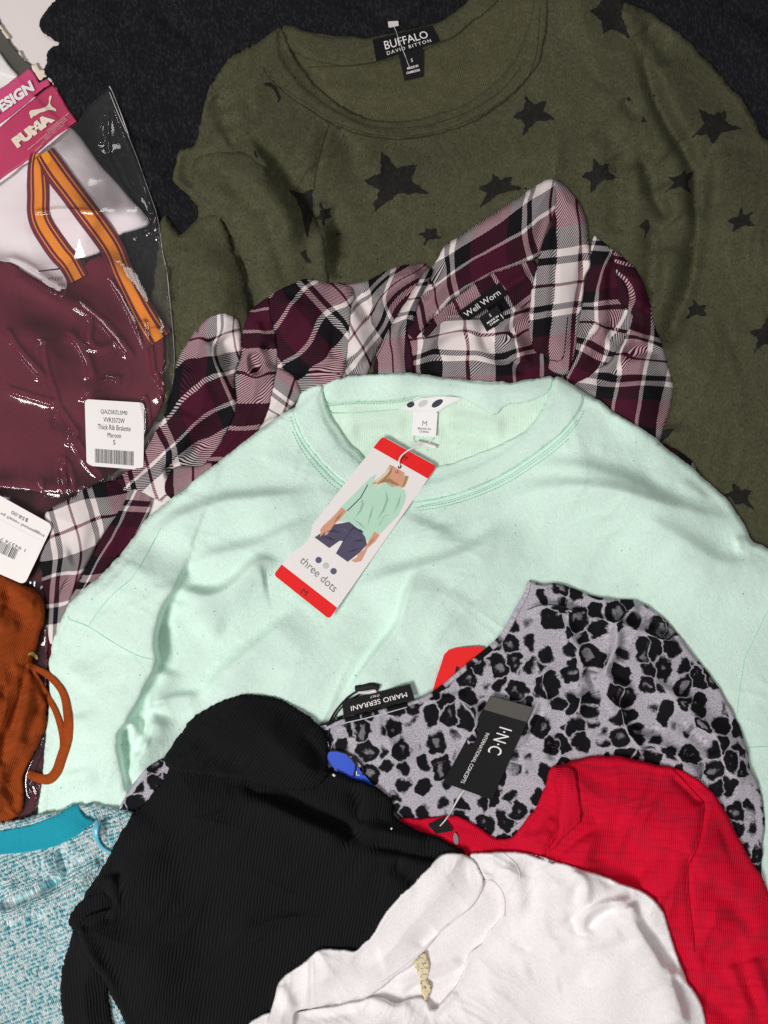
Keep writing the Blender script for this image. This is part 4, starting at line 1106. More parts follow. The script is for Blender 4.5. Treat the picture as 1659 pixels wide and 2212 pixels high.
# right shoulder and sleeve
pan('shoulder_panel', 'Q3: 640,60 700,90 760,140 870,230 908,350 960,500 1020,700 1120,900 1080,1100 960,1280 900,1400 700,1560 520,1700 380,1720 330,1560 420,1200 520,900 600,400',
    cps('Q3', '720,540,70.5,75 850,280,70.5,100 640,800,70.5,50 900,560,88,70 690,1055,70.5,12 900,815,86,38 780,1230,101.5,10 600,1150,70,0 620,1480,86,-16 520,1600,86,-32'),
    t=3, er=10, bulk=6,
    folds=[('Q3: 905,350 910,600 905,830 930,1050 940,1230', -8, 12, 16), ('Q3: 620,960 600,1080 640,1160', -8, 12, 12), ('Q3: 700,1040 800,1150 860,1300 850,1430', 5, 14, 16), ('Q3: 660,1500 780,1380 900,1100', -6, 16, 12),
           ('Q3: 860,260 740,520 640,800', 3, 22, 22)])
pan('sleeve', 'Q3: 870,232 960,290 1050,370 1130,465 1190,570 1235,680 1262,770 1290,900 1330,1080 1380,1210 1435,1370 1485,1560 1520,1700 1515,1850 1480,2000 1390,2230 1330,2500 1000,2400 700,2100 480,1850 400,1700 560,1640 690,1540 860,1420 930,1290 1040,1080 1090,1000 1080,930 960,830 915,760 905,500',
    cps('Q3', '900,1690,70.5,42 1200,1665,101.5,42 950,1420,70.5,22 1250,1420,101.5,20 870,1880,70.5,62 1120,2100,101.5,84 1080,1360,86,17 1330,1100,100,-20 1090,1140,80,-8 1160,870,86,-28 1250,800,101,-32 1000,560,66,-48 1200,720,72,-34 960,400,86,-70 1100,500,86,-62 1490,1690,124,42'),
    t=4, er=18, bulk=12, bulk_w=45,
    folds=[('Q3: 905,520 1000,700 1090,900 1100,1000', -7, 16, 14), ('Q3: 1260,770 1150,830 1100,930', 7, 12, 18), ('Q3: 1110,1000 1040,1150 920,1320 700,1520', 9, 16, 26), ('Q3: 1430,1340 1300,1300 1150,1330 960,1380', -6, 12, 16),
           ('Q3: 1380,1220 1250,1280 1120,1180', 3, 12, 12), ('Q3: 1100,1600 1150,1900 1100,2100', 3, 40, 40), ('Q3: 640,1640 800,1560 1000,1560', -3, 16, 16)])
pan('tail', 'P6: 970,1360 1050,1395 1150,1460 1200,1530 1230,1600 1260,1700 1000,1700 900,1450', cps('P6', '1000,1380,60,75 1100,1450,62,92 1000,1500,78,80'), t=3, er=8, bulk=4)
# collar
pan('collar', 'Q2: 1400,45 1440,70 1450,150 1440,300 1330,520 1290,690 1240,705 1100,760 850,845 650,985 480,1130 330,1300 260,1370 200,1270 240,1120 300,990 390,800 440,740 490,650 520,600 700,480 900,340 1100,220 1250,120 1340,60',
    cps('Q2', '580,840,70.5,42 1170,495,70.5,108 620,990,101.5,42 1240,700,101.5,108 1010,290,42,82 480,640,42,32 1340,90,42,124 860,660,70.5,75 870,840,101.5,75 440,1000,86,17 330,1230,90,-8 1230,220,52,118'),
    t=5, er=14, bulk=8, bulk_w=30,
    folds=[('Q2: 500,650 560,560 760,420 1000,280 1300,110', 5, 14, 22), ('Q2: 490,670 470,790 400,900 330,1040', -6, 10, 10), ('Q2: 1360,380 1290,600 1250,700', -4, 14, 12)])
pan('lapel', 'Q2: 380,770 440,780 400,870 330,1000 290,1120 270,1230 200,1280 240,1400 265,1560 270,1800 100,1900 -60,1800 -70,1580 -10,1420 80,1260 160,1120 240,1000 310,870',
    cps('Q2', '100,1480,25,75 230,1480,62,75 100,1659,25,96 230,1250,49,52 150,1190,45,45 60,1300,25,52 270,1000,45,12 350,860,45,-12'), t=4, er=12, bulk=7, bulk_w=26,
    folds=[('Q2: 400,790 250,1050 60,1300 -40,1480', 4, 12, 22), ('Q2: 200,1280 230,1450 230,1700', -3, 8, 12)])
pan('placket', 'Q2: 1410,50 1470,80 1560,170 1620,260 1660,340 1690,460 1700,600 1720,780 1660,850 1650,1050 1610,1250 1580,1500 1530,1640 1480,1660 1340,1600 1360,1480 1230,1470 1200,1180 1240,960 1270,800 1300,640 1400,400 1440,180',
    cps('Q2', '1420,650,0,108 1640,630,25,108 1415,915,0,133 1640,885,25,133 1250,930,-19,133 1400,1140,0,158 1590,1120,25,158 1230,1170,-19,158 1370,1480,0,191 1560,1450,25,191 1430,300,0,75 1620,260,25,75 1425,470,0,92 1420,760,0,116 1640,740,25,116'),
    t=4, er=10, bulk=7, bulk_w=24, folds=[('Q2: 1430,120 1440,300 1420,500 1415,900 1390,1250 1360,1480', -2.5, 5, 7), ('Q2: 1670,640 1640,900 1600,1200 1560,1500', -3, 8, 8), ('Q2: 1560,180 1640,420 1680,640', 3, 20, 14)])
tube('stitch_line', pts('Q2: 1360,1525 1490,1550 1510,1330 1525,1180'), .0004, M['seam_dark'], pl, off=.1)
c = Card(pts('Q2: 625,1140 970,895 1045,990 690,1225'), 1.0, press=.93)
lb = c.build('brand_label', M['blacklabel'], pl, .5)
c.text('Well Worn', .48, .5, .42, M['white_ink'], lb, width=.80)
c = Card(pts('Q2: 800,1185 950,1085 1020,1195 865,1300'), 1.6, press=.9)
lb = c.build('size_label', M['blacklabel'], pl, .4)
c.text('S', .5, .26, .20, M['white_ink'], lb); c.text('MADE IN', .5, .57, .12, M['white_ink'], lb, width=.60, bold=.02); c.text('CHINA', .5, .76, .12, M['white_ink'], lb, width=.48, bold=.02)
tube('thread', pts('Q2: 935,1098 965,1140 1000,1190'), .0004, M['thread_w'], pl, off=2.4)

# ================================================================== mint sweatshirt
mi = thing('mint_sweatshirt', 'pale mint speckled sweatshirt with wide round neckband', 'sweatshirt', 900, 1250)
layer('back_panel', pts('P5: 440,1010 700,950 900,945 1250,975 1659,1010 | P6: 200,950 300,940 300,1000 | D: 1190,930 1120,1010 1000,1080 870,1090 760,1060 690,960 680,850'),
      M['mint_in'], mi, t=3, er=8, bulk=1, uvf=rot_uv(0), wav=[(80, 40, 70, 200, 8, 71, 1.4)], bridge=50,
      folds=[('P5: 560,1250 700,1230 900,1250 1010,1300', 4, 20, 26), ('P5: 1220,1270 1350,1240 1500,1270 1659,1300', 5, 18, 26), ('P5: 1200,1340 1400,1330 1600,1400', -4, 18, 18), ('P5: 640,1330 800,1310 960,1360', -3, 18, 18)])
layer('back_neckband', pts('P5: 440,1020 530,983 700,953 900,943 1100,948 1250,973 1400,998 1560,1013 1659,1008 | P6: 100,975 200,950 292,933 280,1000 250,1060 150,1100 60,1120 0,1110 | P5: 1590,1222 1520,1200 1400,1120 1300,1090 1050,1100 900,1132 600,1132 470,1150'),
      M['mint'], mi, t=2.5, er=9, bulk=1.5, bulk_w=20, bridge=14, uvf=rot_uv(3), en=.6)
MB_L = 'P10: 240,1016 270,850 285,690 300,440 312,300 | P7: 320,1200 330,1100 345,1040 400,900 440,800 500,740 640,620 780,480 900,320 960,230 1060,150 1200,50 1250,0 | P5: 0,1340 60,1290 150,1230 250,1180 340,1110 400,1060 448,1018'
MB_R = 'P6: 292,933 350,955 420,1000 500,1050 600,1110 700,1190 830,1260 950,1350 1050,1430 1180,1530 1280,1620 | P9: 1210,95 1300,180 1380,250 1450,330 1510,430 1545,510 1562,538 1620,555 1659,582 | D: 1730,1215 1800,1280 1800,2060 1500,2010 1100,1900 700,1850 300,1880 90,1860'
NECKM = 'D: 697,831 690,860 700,905 730,950 765,985 800,1020 860,1045 935,1040 1020,1010 1090,975 1150,925 1190,865'
layer('body', pts(MB_L) + pts(NECKM) + pts(MB_R), M['mint'], mi, crumple=(60, 50, 70, 170, 14, 301, 1.7), fa=1.25, fw=1.1, t=8, er=18, bulk=14, bulk_w=90, uvf=rot_uv(4), en=.8, ef=.4, bridge=46,
      wav=[(50, 60, 110, 320, 12, 75, 1.4), (20, 90, 30, 80, 12, 76, .28)],
      folds=[  # left sleeve lying over the side of the body
             ('P7: 1240,430 1180,580 1140,680 1060,800 1022,950 1010,1060 1032,1150 1010,1200 950,1320 900,1420 830,1530 760,1640 | P10: 762,500 790,640 820,780 832,880', 17, 7, 130, .2),
             ('P7: 1150,690 1075,810 1040,960 1028,1060 1050,1150 1030,1205 965,1330 915,1430', -9, 18, 6, .2), ('P10: 775,510 805,650 835,790 845,880', -10, 16, 6),
             ('P7: 1100,690 1200,712 1330,745 1450,728 1560,650 1659,540 | P8: 60,840 170,890', 11, 12, 46, .25),
             ('P7: 1140,730 1095,820 1055,970', 7, 30, 9, .3), ('P7: 1190,780 1270,830 1360,930 1480,990', 6, 40, 20, .3), ('P7: 1040,1180 1000,1310 965,1430 990,1500', 10, 34, 9, .2),
             ('P7: 1000,1500 1080,1420 1200,1402 1340,1400', 6, 10, 26, .3), ('P10: 880,380 900,470 940,540 960,580', 6, 10, 16), ('P10: 820,360 870,450 862,560 850,680', 5, 10, 12), ('P10: 1010,330 990,460 950,560 880,680 840,800', 12, 34, 8, .2),
             ('P7: 960,460 1050,330 1150,240 1330,165 1500,115 1659,105 | P8: 60,430 250,420 430,400', 9, 14, 62, .3),
             ('P7: 1180,600 1300,520 1450,470 1659,428 | P8: 150,690 300,620 480,555', 8, 16, 60, .3),
             ('P7: 640,830 760,700 880,600 1000,400', 4, 34, 24, .35), ('P7: 430,1190 540,1290 610,1390', 4, 30, 9, .35), ('P10: 370,790 500,745 660,722', 4, 10, 30, .35), ('P10: 480,340 505,430 485,530', 4, 34, 8, .35),
               # chest
             ('P8: 600,1740 720,1560 800,1450 900,1330 958,1240 985,1120 1040,960 1090,860', 9, 6, 95, .22),
             ('P8: 640,1090 760,1000 900,945 1180,868 1400,800 1560,708 1660,620 | P9: 80,380', 10, 17, 100, .3),
             ('P8: 880,880 1100,770 1300,720 1480,640', 5, 40, 30, .4), ('P7: 1290,1500 1400,1320 1540,1185 1659,1090 | P8: 100,1345 220,1240 330,1150', 9, 15, 80, .25),
             ('P8: 60,1480 130,1560 260,1590 400,1520 560,1380 700,1180', 5, 24, 50, .4), ('P8: 940,560 1040,600 1160,640 1330,720', 5, 14, 44, .4), ('P8: 1130,1500 1240,1300 1330,1120', 4, 30, 70, .4),
               # right shoulder
             ('P9: -60,330 150,215 400,200 700,222 900,285 1100,342 1300,392 1470,415', 11, 20, 64, .3), ('P9: 120,72 420,68 600,95 850,195 1010,270 1140,312', 7, 18, 46, .3),
             ('P9: 680,375 900,432 1080,520 1220,610 1350,690 1500,702 1700,668', 9, 22, 74, .3), ('P9: 940,570 1080,680 1250,770 1420,780', 5, 30, 60, .4), ('P9: 1430,545 1520,527 1600,542', 5, 9, 22, .3), ('P9: 1060,150 1200,230 1290,310', 4, 14, 34, .35)])
layer('neckband', pts('D: 697,829 700,858 707,888 727,917 754,957 777,980 800,1003 835,1018 875,1023 942,1010 985,998 1028,982 1097,952 1130,935 1148,917 1168,890 1182,860 1193,835 1197,812 1230,825 1262,850 1255,880 1238,905 1215,932 1182,960 1140,990 1097,1020 1030,1052 960,1075 895,1085 830,1080 758,1052 720,1025 688,990 661,957 641,917 633,891 648,850 672,835'),
      M['mint'], mi, t=2.2, er=8, bulk=.8, bulk_w=20, bridge=8, uvf=rot_uv(20), en=.5)
for s in ('D: 633,893 641,919 661,959 688,992 720,1027 758,1054 810,1074', 'D: 895,1086 960,1076 1030,1053 1097,1021 1140,991 1182,961 1215,933 1238,906 1255,881 1262,853',
          'D: 640,935 658,968 684,1000 716,1034 752,1062', 'D: 905,1094 962,1084 1034,1061 1100,1029 1145,998 1188,968 1222,938 1246,908',
          'P7: 445,872 450,895 500,910 580,940 700,1020 850,1110 950,1150 1030,1158', 'P7: 582,936 640,840 700,770 770,700 850,640 920,540 980,430 1050,300',
          'P9: 1690,930 1659,970 1600,1090 1560,1180 1510,1270 1490,1400 1470,1520 1460,1640', 'P12: 1520,395 1590,390 1700,385', 'P5: 250,1185 258,1215 275,1260', 
          'P5: 470,1152 600,1134 900,1134 1050,1102', 'P5: 470,1206 620,1206 850,1190 940,1180'):
    tube('seam', pts(s), .00045, M['seam_mint'], mi, off=.05)
for q in ('D: 628,900 636,928 655,966 682,999 714,1034 752,1063 800,1082', 'D: 900,1097 964,1088 1036,1064 1103,1032 1148,1002 1191,972 1226,941 1250,912 1262,886', 'D: 632,932 650,972 676,1006 708,1041 748,1070', 'D: 905,1103 966,1094 1040,1070 1107,1038 1153,1007 1196,977 1231,946', 'P5: 470,1162 600,1144 900,1144 1050,1112'):
    stitching('stitching', pts(q), M['seam_mint2'], mi)
c = Card(pts('P5: 985,1112 1372,1090 1250,1210 975,1190'), 1.0, bendv=1, press=.93)
lb = c.build('brand_label', M['satin_white'], mi, .4, outline=[(.28, .02), (.65, -.02), (1.0, .12), (1.0, .2), (.86, .55), (.76, .98), (.15, .98), (-.05, .9), (.0, .6)])
for (u, v, m, r) in ((.13, .50, 'dotnavy', .075), (.36, .42, 'dotgrey', .085), (.635, .42, 'dotnavy', .088)):
    c.poly('printed_dot', [(u + r * math.cos(a * .3142), v + r * 3.0 * math.sin(a * .3142)) for a in range(20)], M[m], lb)
c = Card(pts('P5: 1040,1190 1200,1202 1188,1362 1030,1350'), 1.6, press=.9, lift=(0, 0, 3, 3))
lb = c.build('size_label', M['satin_white'], mi, .4)
c.text('M', .5, .48, .20, M['greyink'], lb); c.text('MADE IN', .5, .70, .09, M['greyink'], lb, width=.54, bold=.02); c.text('CHINA', .5, .82, .09, M['greyink'], lb, width=.40, bold=.02)

# hang tag of the mint sweatshirt
ht = thing('hang_tag', 'white hang tag with red ends and a printed model on the mint sweatshirt', 'hang tag', *pts('P8: 660,620')[0])
c = Card(pts('P8: 838,28 1196,224 492,1226 126,934'), 1.0, press=.97)
cb = c.build('card', M['paper'], ht, .6, 14)
# (u across, v along the tag); print
RD = [(0.045, .002), (.955, .002), (.985, .008), (.997, .02), (.997, .083), (.003, .083), (.003, .02), (.015, .008)]
c.poly('red_end', RD, M['tagred'], cb)
c.poly('red_end', [(.003, .925), (.997, .925), (.997, .985), (.98, .995), (.955, .999), (.045, .999), (.02, .995), (.003, .985)], M['tagred'], cb)
ia, ib = np.array(c.c[0]), None
def tagpt(x, y, cc=c):
    """invert the tag's mapping: enlarged-window point -> (u, v)"""
    ox, oy, k = FR['P8']; p = np.array((ox + x * k, oy + y * k)); u = v = .5
    for _ in range(12):
        q = np.array(cc.px(u, v)); e = p - q
        du = (np.array(cc.px(u + 1e-4, v)) - q) / 1e-4; dv = (np.array(cc.px(u, v + 1e-4)) - q) / 1e-4
        s = np.linalg.solve(np.c_[du, dv], e); u += s[0]; v += s[1]
    return float(u), float(v)
def tp(s): return [tagpt(*map(float, t.split(','))) for t in s.split()]
def tpoly(name, s, m, off): c.poly(name, tp(s), M[m], cb, off)
tpoly('printed_hair', '888,215 905,222 900,260 905,300 870,340 830,372 795,388 758,372 775,330 820,300 860,262', 'hair', .10)
tpoly('printed_hair', '1012,293 1000,330 985,360 960,368 945,345 975,300 985,282', 'hair', .10)
tpoly('printed_hair', '860,300 885,320 860,345 820,372 800,384 775,366 815,340', 'hair2', .13)
tpoly('printed_face', '905,222 985,268 975,300 950,345 958,360 905,355 868,330 880,300 905,300 902,262', 'skin', .11)
tpoly('printed_lips', '918,258 938,262 955,272 938,274 920,268', 'lips', .16)
tpoly('printed_top', '800,275 760,300 720,345 640,420 570,492 604,518 650,480 700,425 742,345 760,372 795,390 830,372 868,330 905,355 958,366 985,385 992,415 985,460 945,545 880,610 818,674 785,652 748,712 735,650 735,735 720,660 630,590 540,575 610,515 660,470 705,420', 'p_mint', .12)
tpoly('printed_top', '610,512 700,425 740,350 860,330 985,390 985,450 900,570 830,590 785,655 745,715 700,650 625,590 530,582', 'p_mint', .14)
tpoly('printed_sleeve_line', '742,342 746,348 700,432 612,520 606,516 694,428', 'denim', .17)
tpoly('printed_sleeve_line', '815,612 850,548 880,542 878,546 852,553 820,614', 'p_mint2', .17)
tpoly('printed_jeans', '500,608 560,600 622,588 700,630 722,660 738,738 690,790 612,850 535,795 585,715 560,712 492,760 396,690 440,660', 'denim', .13)
tpoly('printed_jeans_seam', '585,712 575,725 545,788 535,795 590,700 640,630 650,632', 'denim2', .17)
tpoly('printed_jeans_seam', '700,640 715,655 712,662 640,628 642,622', 'denim2', .17)
tpoly('printed_arm', '570,494 606,518 585,545 560,575 520,610 480,670 460,678 468,650 448,672 430,688 436,660 432,640 450,615 500,570 540,530', 'skin', .15)
tpoly('printed_arm', '786,654 822,674 790,720 742,760 725,800 700,845 660,854 636,840 672,820 680,795 720,770 745,720', 'skin', .15)
for q, m in (('905,222 900,262 880,292 850,318 812,345 806,340 846,308 872,282 890,252', 'hair2'), ('893,225 880,262 850,292 800,330 790,326 842,284 872,252', 'torn'), ('1005,292 985,345 972,362 966,360 980,330 992,292', 'hair2'), ('842,330 820,362 796,382 790,378 815,352', 'torn'),
             ('868,330 905,352 930,356 905,362 872,345', 'p_mint2'), ('930,262 935,250 942,252 944,262 938,266', 'hair2'), ('880,300 905,318 950,345 940,352 900,340 872,322', 'hair2'),
             ('700,430 720,470 700,520 660,560 690,510 704,470', 'p_mint2'), ('860,380 880,440 850,520 800,580 840,510 864,440', 'p_mint2'), ('960,400 950,470 910,540 936,470', 'p_mint2'), ('640,560 700,600 730,640 700,615', 'p_mint2'), ('780,470 770,540 740,620 756,540', 'p_mint2'),
             ('470,650 520,640 570,660 520,655', 'denim2'), ('440,680 500,690 540,720 495,705', 'denim2'), ('640,720 690,700 720,710 690,716', 'denim2'), ('600,790 650,770 690,760 650,782', 'denim2'), ('560,625 600,640 620,670 596,652', 'dotblue'), ('660,670 690,690 700,720 684,700', 'dotblue'),
             ('585,520 560,560 520,600 540,560', 'hair2'), ('800,680 770,720 745,750 760,715', 'hair2')):
    tpoly('printed_shade', q, m, .20)
for x, y, m, r in ((422, 838, 'dotblue', 21), (470, 875, 'dotgrey', 21), (520, 911, 'dotblue', 21)):
    c.poly('printed_dot', [tagpt(x + r * math.cos(a * .3142), y + r * math.sin(a * .3142)) for a in range(20)], M[m], cb)
u, v = tagpt(424, 930); c.text('three dots', u, v, .044, M['greyink'], cb, ang=5, width=.66)
u, v = tagpt(330, 1048); c.text('M', u, v, .032, M['ink'], cb)
u, v = tagpt(985, 172); c.text('M', u, v, .030, M['ink'], cb)
u, v = tagpt(952, 229)
w_, h_ = c.size()
c.poly('hole', [(u + 4.2 / w_ * math.cos(a * .4488), v + 4.2 / h_ * math.sin(a * .4488)) for a in range(14)], M['ink'], cb, .18)
zt = float(c.pos(u, v)[2])
tube('string', pts('P8: 952,229 945,195 958,160 1000,125 1050,100 1085,88'), .0007, M['thread_w'], ht, zs=[zt + .0005, zt + .003, zt + .005, zt + .006, zt + .005, zt + .004])
tube('string', pts('P8: 1040,30 1030,60 1060,80 1085,86 1140,75 1165,50 1175,30'), .0004, M['thread_w'], ht, off=3.0)
tube('string_bar', pts('P8: 1068,68 1120,80 1190,102'), .0019, M['thread_w'], ht, off=3.5, n=8)
# second tag with red end, half under the leopard print
rt = thing('red_tag', 'red end of a size tag slipped under the leopard neckline', 'tag', *pts('P11: 1330,200')[0])
c = Card(pts('P11: 1225,92 1520,70 1560,420 1150,430'), 1.0, press=.95)
cb = c.build('card', M['tagred'], rt, .5, outline=[(.08, .12), (.16, .03), (.3, .0), (.8, .0), (.92, .03), (.97, .12), (1, 1), (0, 1), (.02, .6)])
c.text('M', .44, .44, .18, M['ink'], cb, bold=.03, shear=.1)

# ================================================================== leopard print blouse
le = thing('leopard_blouse', 'grey and black leopard print blouse lying over the mint sweatshirt', 'blouse', 1250, 1600)
LEO_TOP = 'P9: 140,788 170,795 220,820 290,798 360,815 470,855 600,903 740,910 800,903 860,930 960,1000 1050,1080 1110,1160 1180,1260 1250,1340 1310,1420 1370,1510 1430,1620 | P12: 1400,80 1440,180 1490,290 1530,430 1545,520 1590,600 1620,700 1635,800 1635,950 1620,1080 1615,1240 1640,1400'
LEO_NECK = 'P10: 740,1060 770,968 830,860 900,770 970,690 1060,640 1300,560 | P11: 200,640 430,592 580,520 700,500 900,450 1050,430 1100,402 1200,350 1300,262 1400,180 1500,110 1620,20 | P9: 40,1010 80,940 120,860'
layer('body', pts(LEO_NECK) + pts(LEO_TOP) + pts('D: 1660,2080 1400,2060 900,2000 500,2050 240,1950'), M['leopard'], le, crumple=(40, 60, 50, 120, 14, 307, 2.2), fa=1.9, fw=1.0, t=5, er=10, bulk=5, bulk_w=60, uvf=rot_uv(-8), en=.8, ef=.2, bridge=24, warp=.8,
      wav=[(60, 60, 70, 200, 12, 81, 1.1)],
      folds=[('P9: 455,1620 480,1480 450,1380 420,1240 385,1110 370,1010', 6, 8, 16), ('P9: 520,1560 470,1440 440,1300 400,1160', -4, 8, 8), ('P9: 690,1060 705,1180 660,1290 620,1380 600,1430', 6, 10, 14), ('P9: 540,1020 700,1055 860,1112 1040,1172 1130,1200', 5, 8, 16),
             ('P9: 125,972 260,938 400,972 490,1000', 4, 6, 14), ('P9: 330,1000 350,970 370,940', 3, 6, 6), ('P9: 840,940 740,1010 690,1080', 5, 8, 10), ('P9: 610,1410 720,1440 800,1500', 4, 8, 14), ('P9: 900,1420 1080,1530 1240,1600', 4, 12, 22),
             ('P9: 880,1000 1000,1120 1110,1190', -3, 10, 10), ('P9: 500,1350 560,1480 580,1560', -4, 10, 12), ('P9: 250,1520 240,1620', 3, 6, 8),
             ('P12: 450,50 460,120 440,200', 5, 8, 12), ('P12: 640,60 720,130 745,260 790,330 850,420 900,470', 6, 10, 12), ('P12: 680,130 760,170', 4, 8, 8), ('P12: 760,280 860,270 990,275', -4, 8, 10),
             ('P12: 800,350 900,360 1040,420 1200,520', 4, 14, 18), ('P12: 1000,60 1200,220 1400,360 1500,420', 4, 20, 24), ('P12: 1060,180 1220,330 1340,440', -4, 12, 14), ('P12: 1350,380 1420,520 1500,640', 4, 20, 20),
             ('P12: 60,440 160,290 250,80', -3, 8, 12), ('P12: 330,300 270,480', -4, 8, 10), ('P11: 1440,420 1450,600 1400,760', 4, 12, 16), ('P11: 1100,430 1250,420 1400,380', 3, 8, 14), ('P11: 640,560 860,720 980,900', 2.5, 40, 40)])
tube('seam', pts('P9: 125,972 200,945 260,938 330,950 400,972 470,992'), .0004, M['ink'], le, off=.1)
for s in ('P11: 440,590 580,545 700,520 880,470 1050,425 1110,405 1200,365 1290,300 1400,200 1500,122 1600,45', 'P11: 460,620 580,575 700,552 880,505 1000,470'):
    tube('hem', pts(s), .0006, M['dotgrey'] if '620' in s else M['blacklabel'], le, off=.3)
ribbon('neck_binding', pts('P11: 470,615 580,560 700,535 880,488 1050,440 1120,412 1210,362 1300,285 1400,200 1500,125 1620,25 | P9: 45,1000 85,930 122,860 136,795'), [9, 9, 9, 10, 12, 14, 12, 8], M['leopard'], le, off=1.2, bulge=.8)
c = Card(pts('P11: 575,434 1020,320 1050,420 586,540'), 1.6, press=.95)
c.c = [c.c[2], c.c[3], c.c[0], c.c[1]]; c.z = [c.z[2], c.z[3], c.z[0], c.z[1]]
lb = c.build('brand_label', M['blacklabel'], le, .5)
c.text('MARIO SERRANI', .485, .42, .30, M['white_ink'], lb, width=.80)
c.text('ITALY', .53, .80, .13, M['white_ink'], lb, width=.13)

# blue tag and its cord
bt = thing('blue_tag', 'blue size tag on a black cord tucked between black knit and leopard print', 'tag', *pts('P11: 640,860')[0])
c = Card(pts('P11: 585,765 800,1000 640,1080 450,800'), 1.0, press=.95)
cb = c.build('card', M['blue'], bt, .6, outline=[(-.02, .0), (.02, -.02), (1.0, .02), (1.0, .12), (.7, .62), (.35, .8), (.1, 1.0), (-.05, .98), (-.08, .5)])
c.text('L', .55, .17, .20, M['white_ink'], cb, ang=-60, off=.4)
tube('cord', pts('P11: 800,345 720,350 640,385 580,440 530,500 490,570 470,650 470,700 490,750'), .0010, M['thread_k'], bt, off=1.0)
tube('cord', pts('P11: 760,360 660,400 560,480 500,580 480,680'), .0008, M['thread_k'], bt, off=1.2)
tube('cord', pts('P11: 495,750 560,760 640,785 700,840 716,880 712,915'), .0009, M['thread_k'], bt, off=2.0)
tube('cord', pts('P11: 640,800 668,840 662,890 650,925'), .0009, M['thread_k'], bt, off=2.0)
c = Card(pts('P11: 462,690 486,684 497,742 474,748'), 2.2)
kb = c.build('cord_seal', M['blacklabel'], bt, 1.6, 3)
c.text('MARIO', .5, .5, .30, M['white_ink'], kb, ang=85, width=1.2, bold=.02)
tube('cord_knot', pts('P11: 665,352 720,345 770,330 815,345'), .0032, M['thread_k'], bt, off=2.0, n=8)
tube('cord_knot', pts('P11: 680,370 740,375 800,362'), .0022, M['nylon'], bt, off=3.0, n=8)

# ================================================================== rust top at the left edge
ru = thing('rust_top', 'rust orange ribbed top with thin straps at the edge of the mint sleeve', 'top', *pts('P10: 100,500')[0])
layer('body', pts('P7: -460,600 0,592 60,620 140,660 210,690 260,730 288,780 300,850 292,920 265,980 240,1060 | P10: 190,60 250,160 300,260 312,320 300,440 272,500 230,600 180,690 150,760 160,880 152,980 130,1020 80,1042 0,1070 -460,1120'), M['rust'], ru, crumple=(10, 30, 40, 100, 12, 319, 4.0), t=6, er=16, bulk=13, bulk_w=60, uvf=rot_uv(-18), ef=.6, en=1,
      wav=[(-10, 30, 90, 200, 10, 85, 1.0)],
      folds=[('P7: 60,640 160,720 250,840 240,960', 6, 20, 20), ('P7: 0,830 80,860 140,820', -5, 14, 14), ('P7: 20,700 80,760 40,840', -5, 14, 14), ('P7: 0,930 60,960 120,930', 4, 14, 12),
             ('P10: 190,40 140,180 100,350 60,520', -8, 10, 14), ('P10: 230,60 190,220 140,420 90,640', 6, 16, 14), ('P10: 290,230 220,420 160,560', -6, 12, 14), ('P10: 120,60 60,140 0,260', -6, 12, 14), ('P10: 150,30 90,100 30,180', 5, 12, 12),
             ('P10: 30,440 20,620 0,700', -6, 14, 12), ('P10: 180,640 90,760 20,900', -6, 14, 16), ('P10: 150,760 110,880 90,1000', -5, 10, 12), ('P10: 0,960 60,980 90,1030', -4, 10, 10), ('P10: 260,320 200,500 150,640', 5, 16, 16)])
ribbon('strap', pts('P10: 175,25 250,60 310,90 390,170 425,240 440,330 450,420 435,540 400,640 372,730 320,785 250,770 180,740'), [12, 14, 15, 16, 18, 20, 22, 22, 22, 22, 20, 18], M['rust'], ru, off=1.4, bulge=.5, thick=.5)
ribbon('strap', pts('P10: 210,60 260,150 320,250 370,340 400,440 415,540 400,620'), [10, 12, 13, 15, 14, 12], M['rust'], ru, off=1.0, bulge=.4, thick=.4)
tube('clasp_ring', pts('P7: 185,1128 195,1112 215,1110 238,1130 246,1152 236,1150 216,1122 198,1122'), .0008, M['brass'], ru, off=2.0)

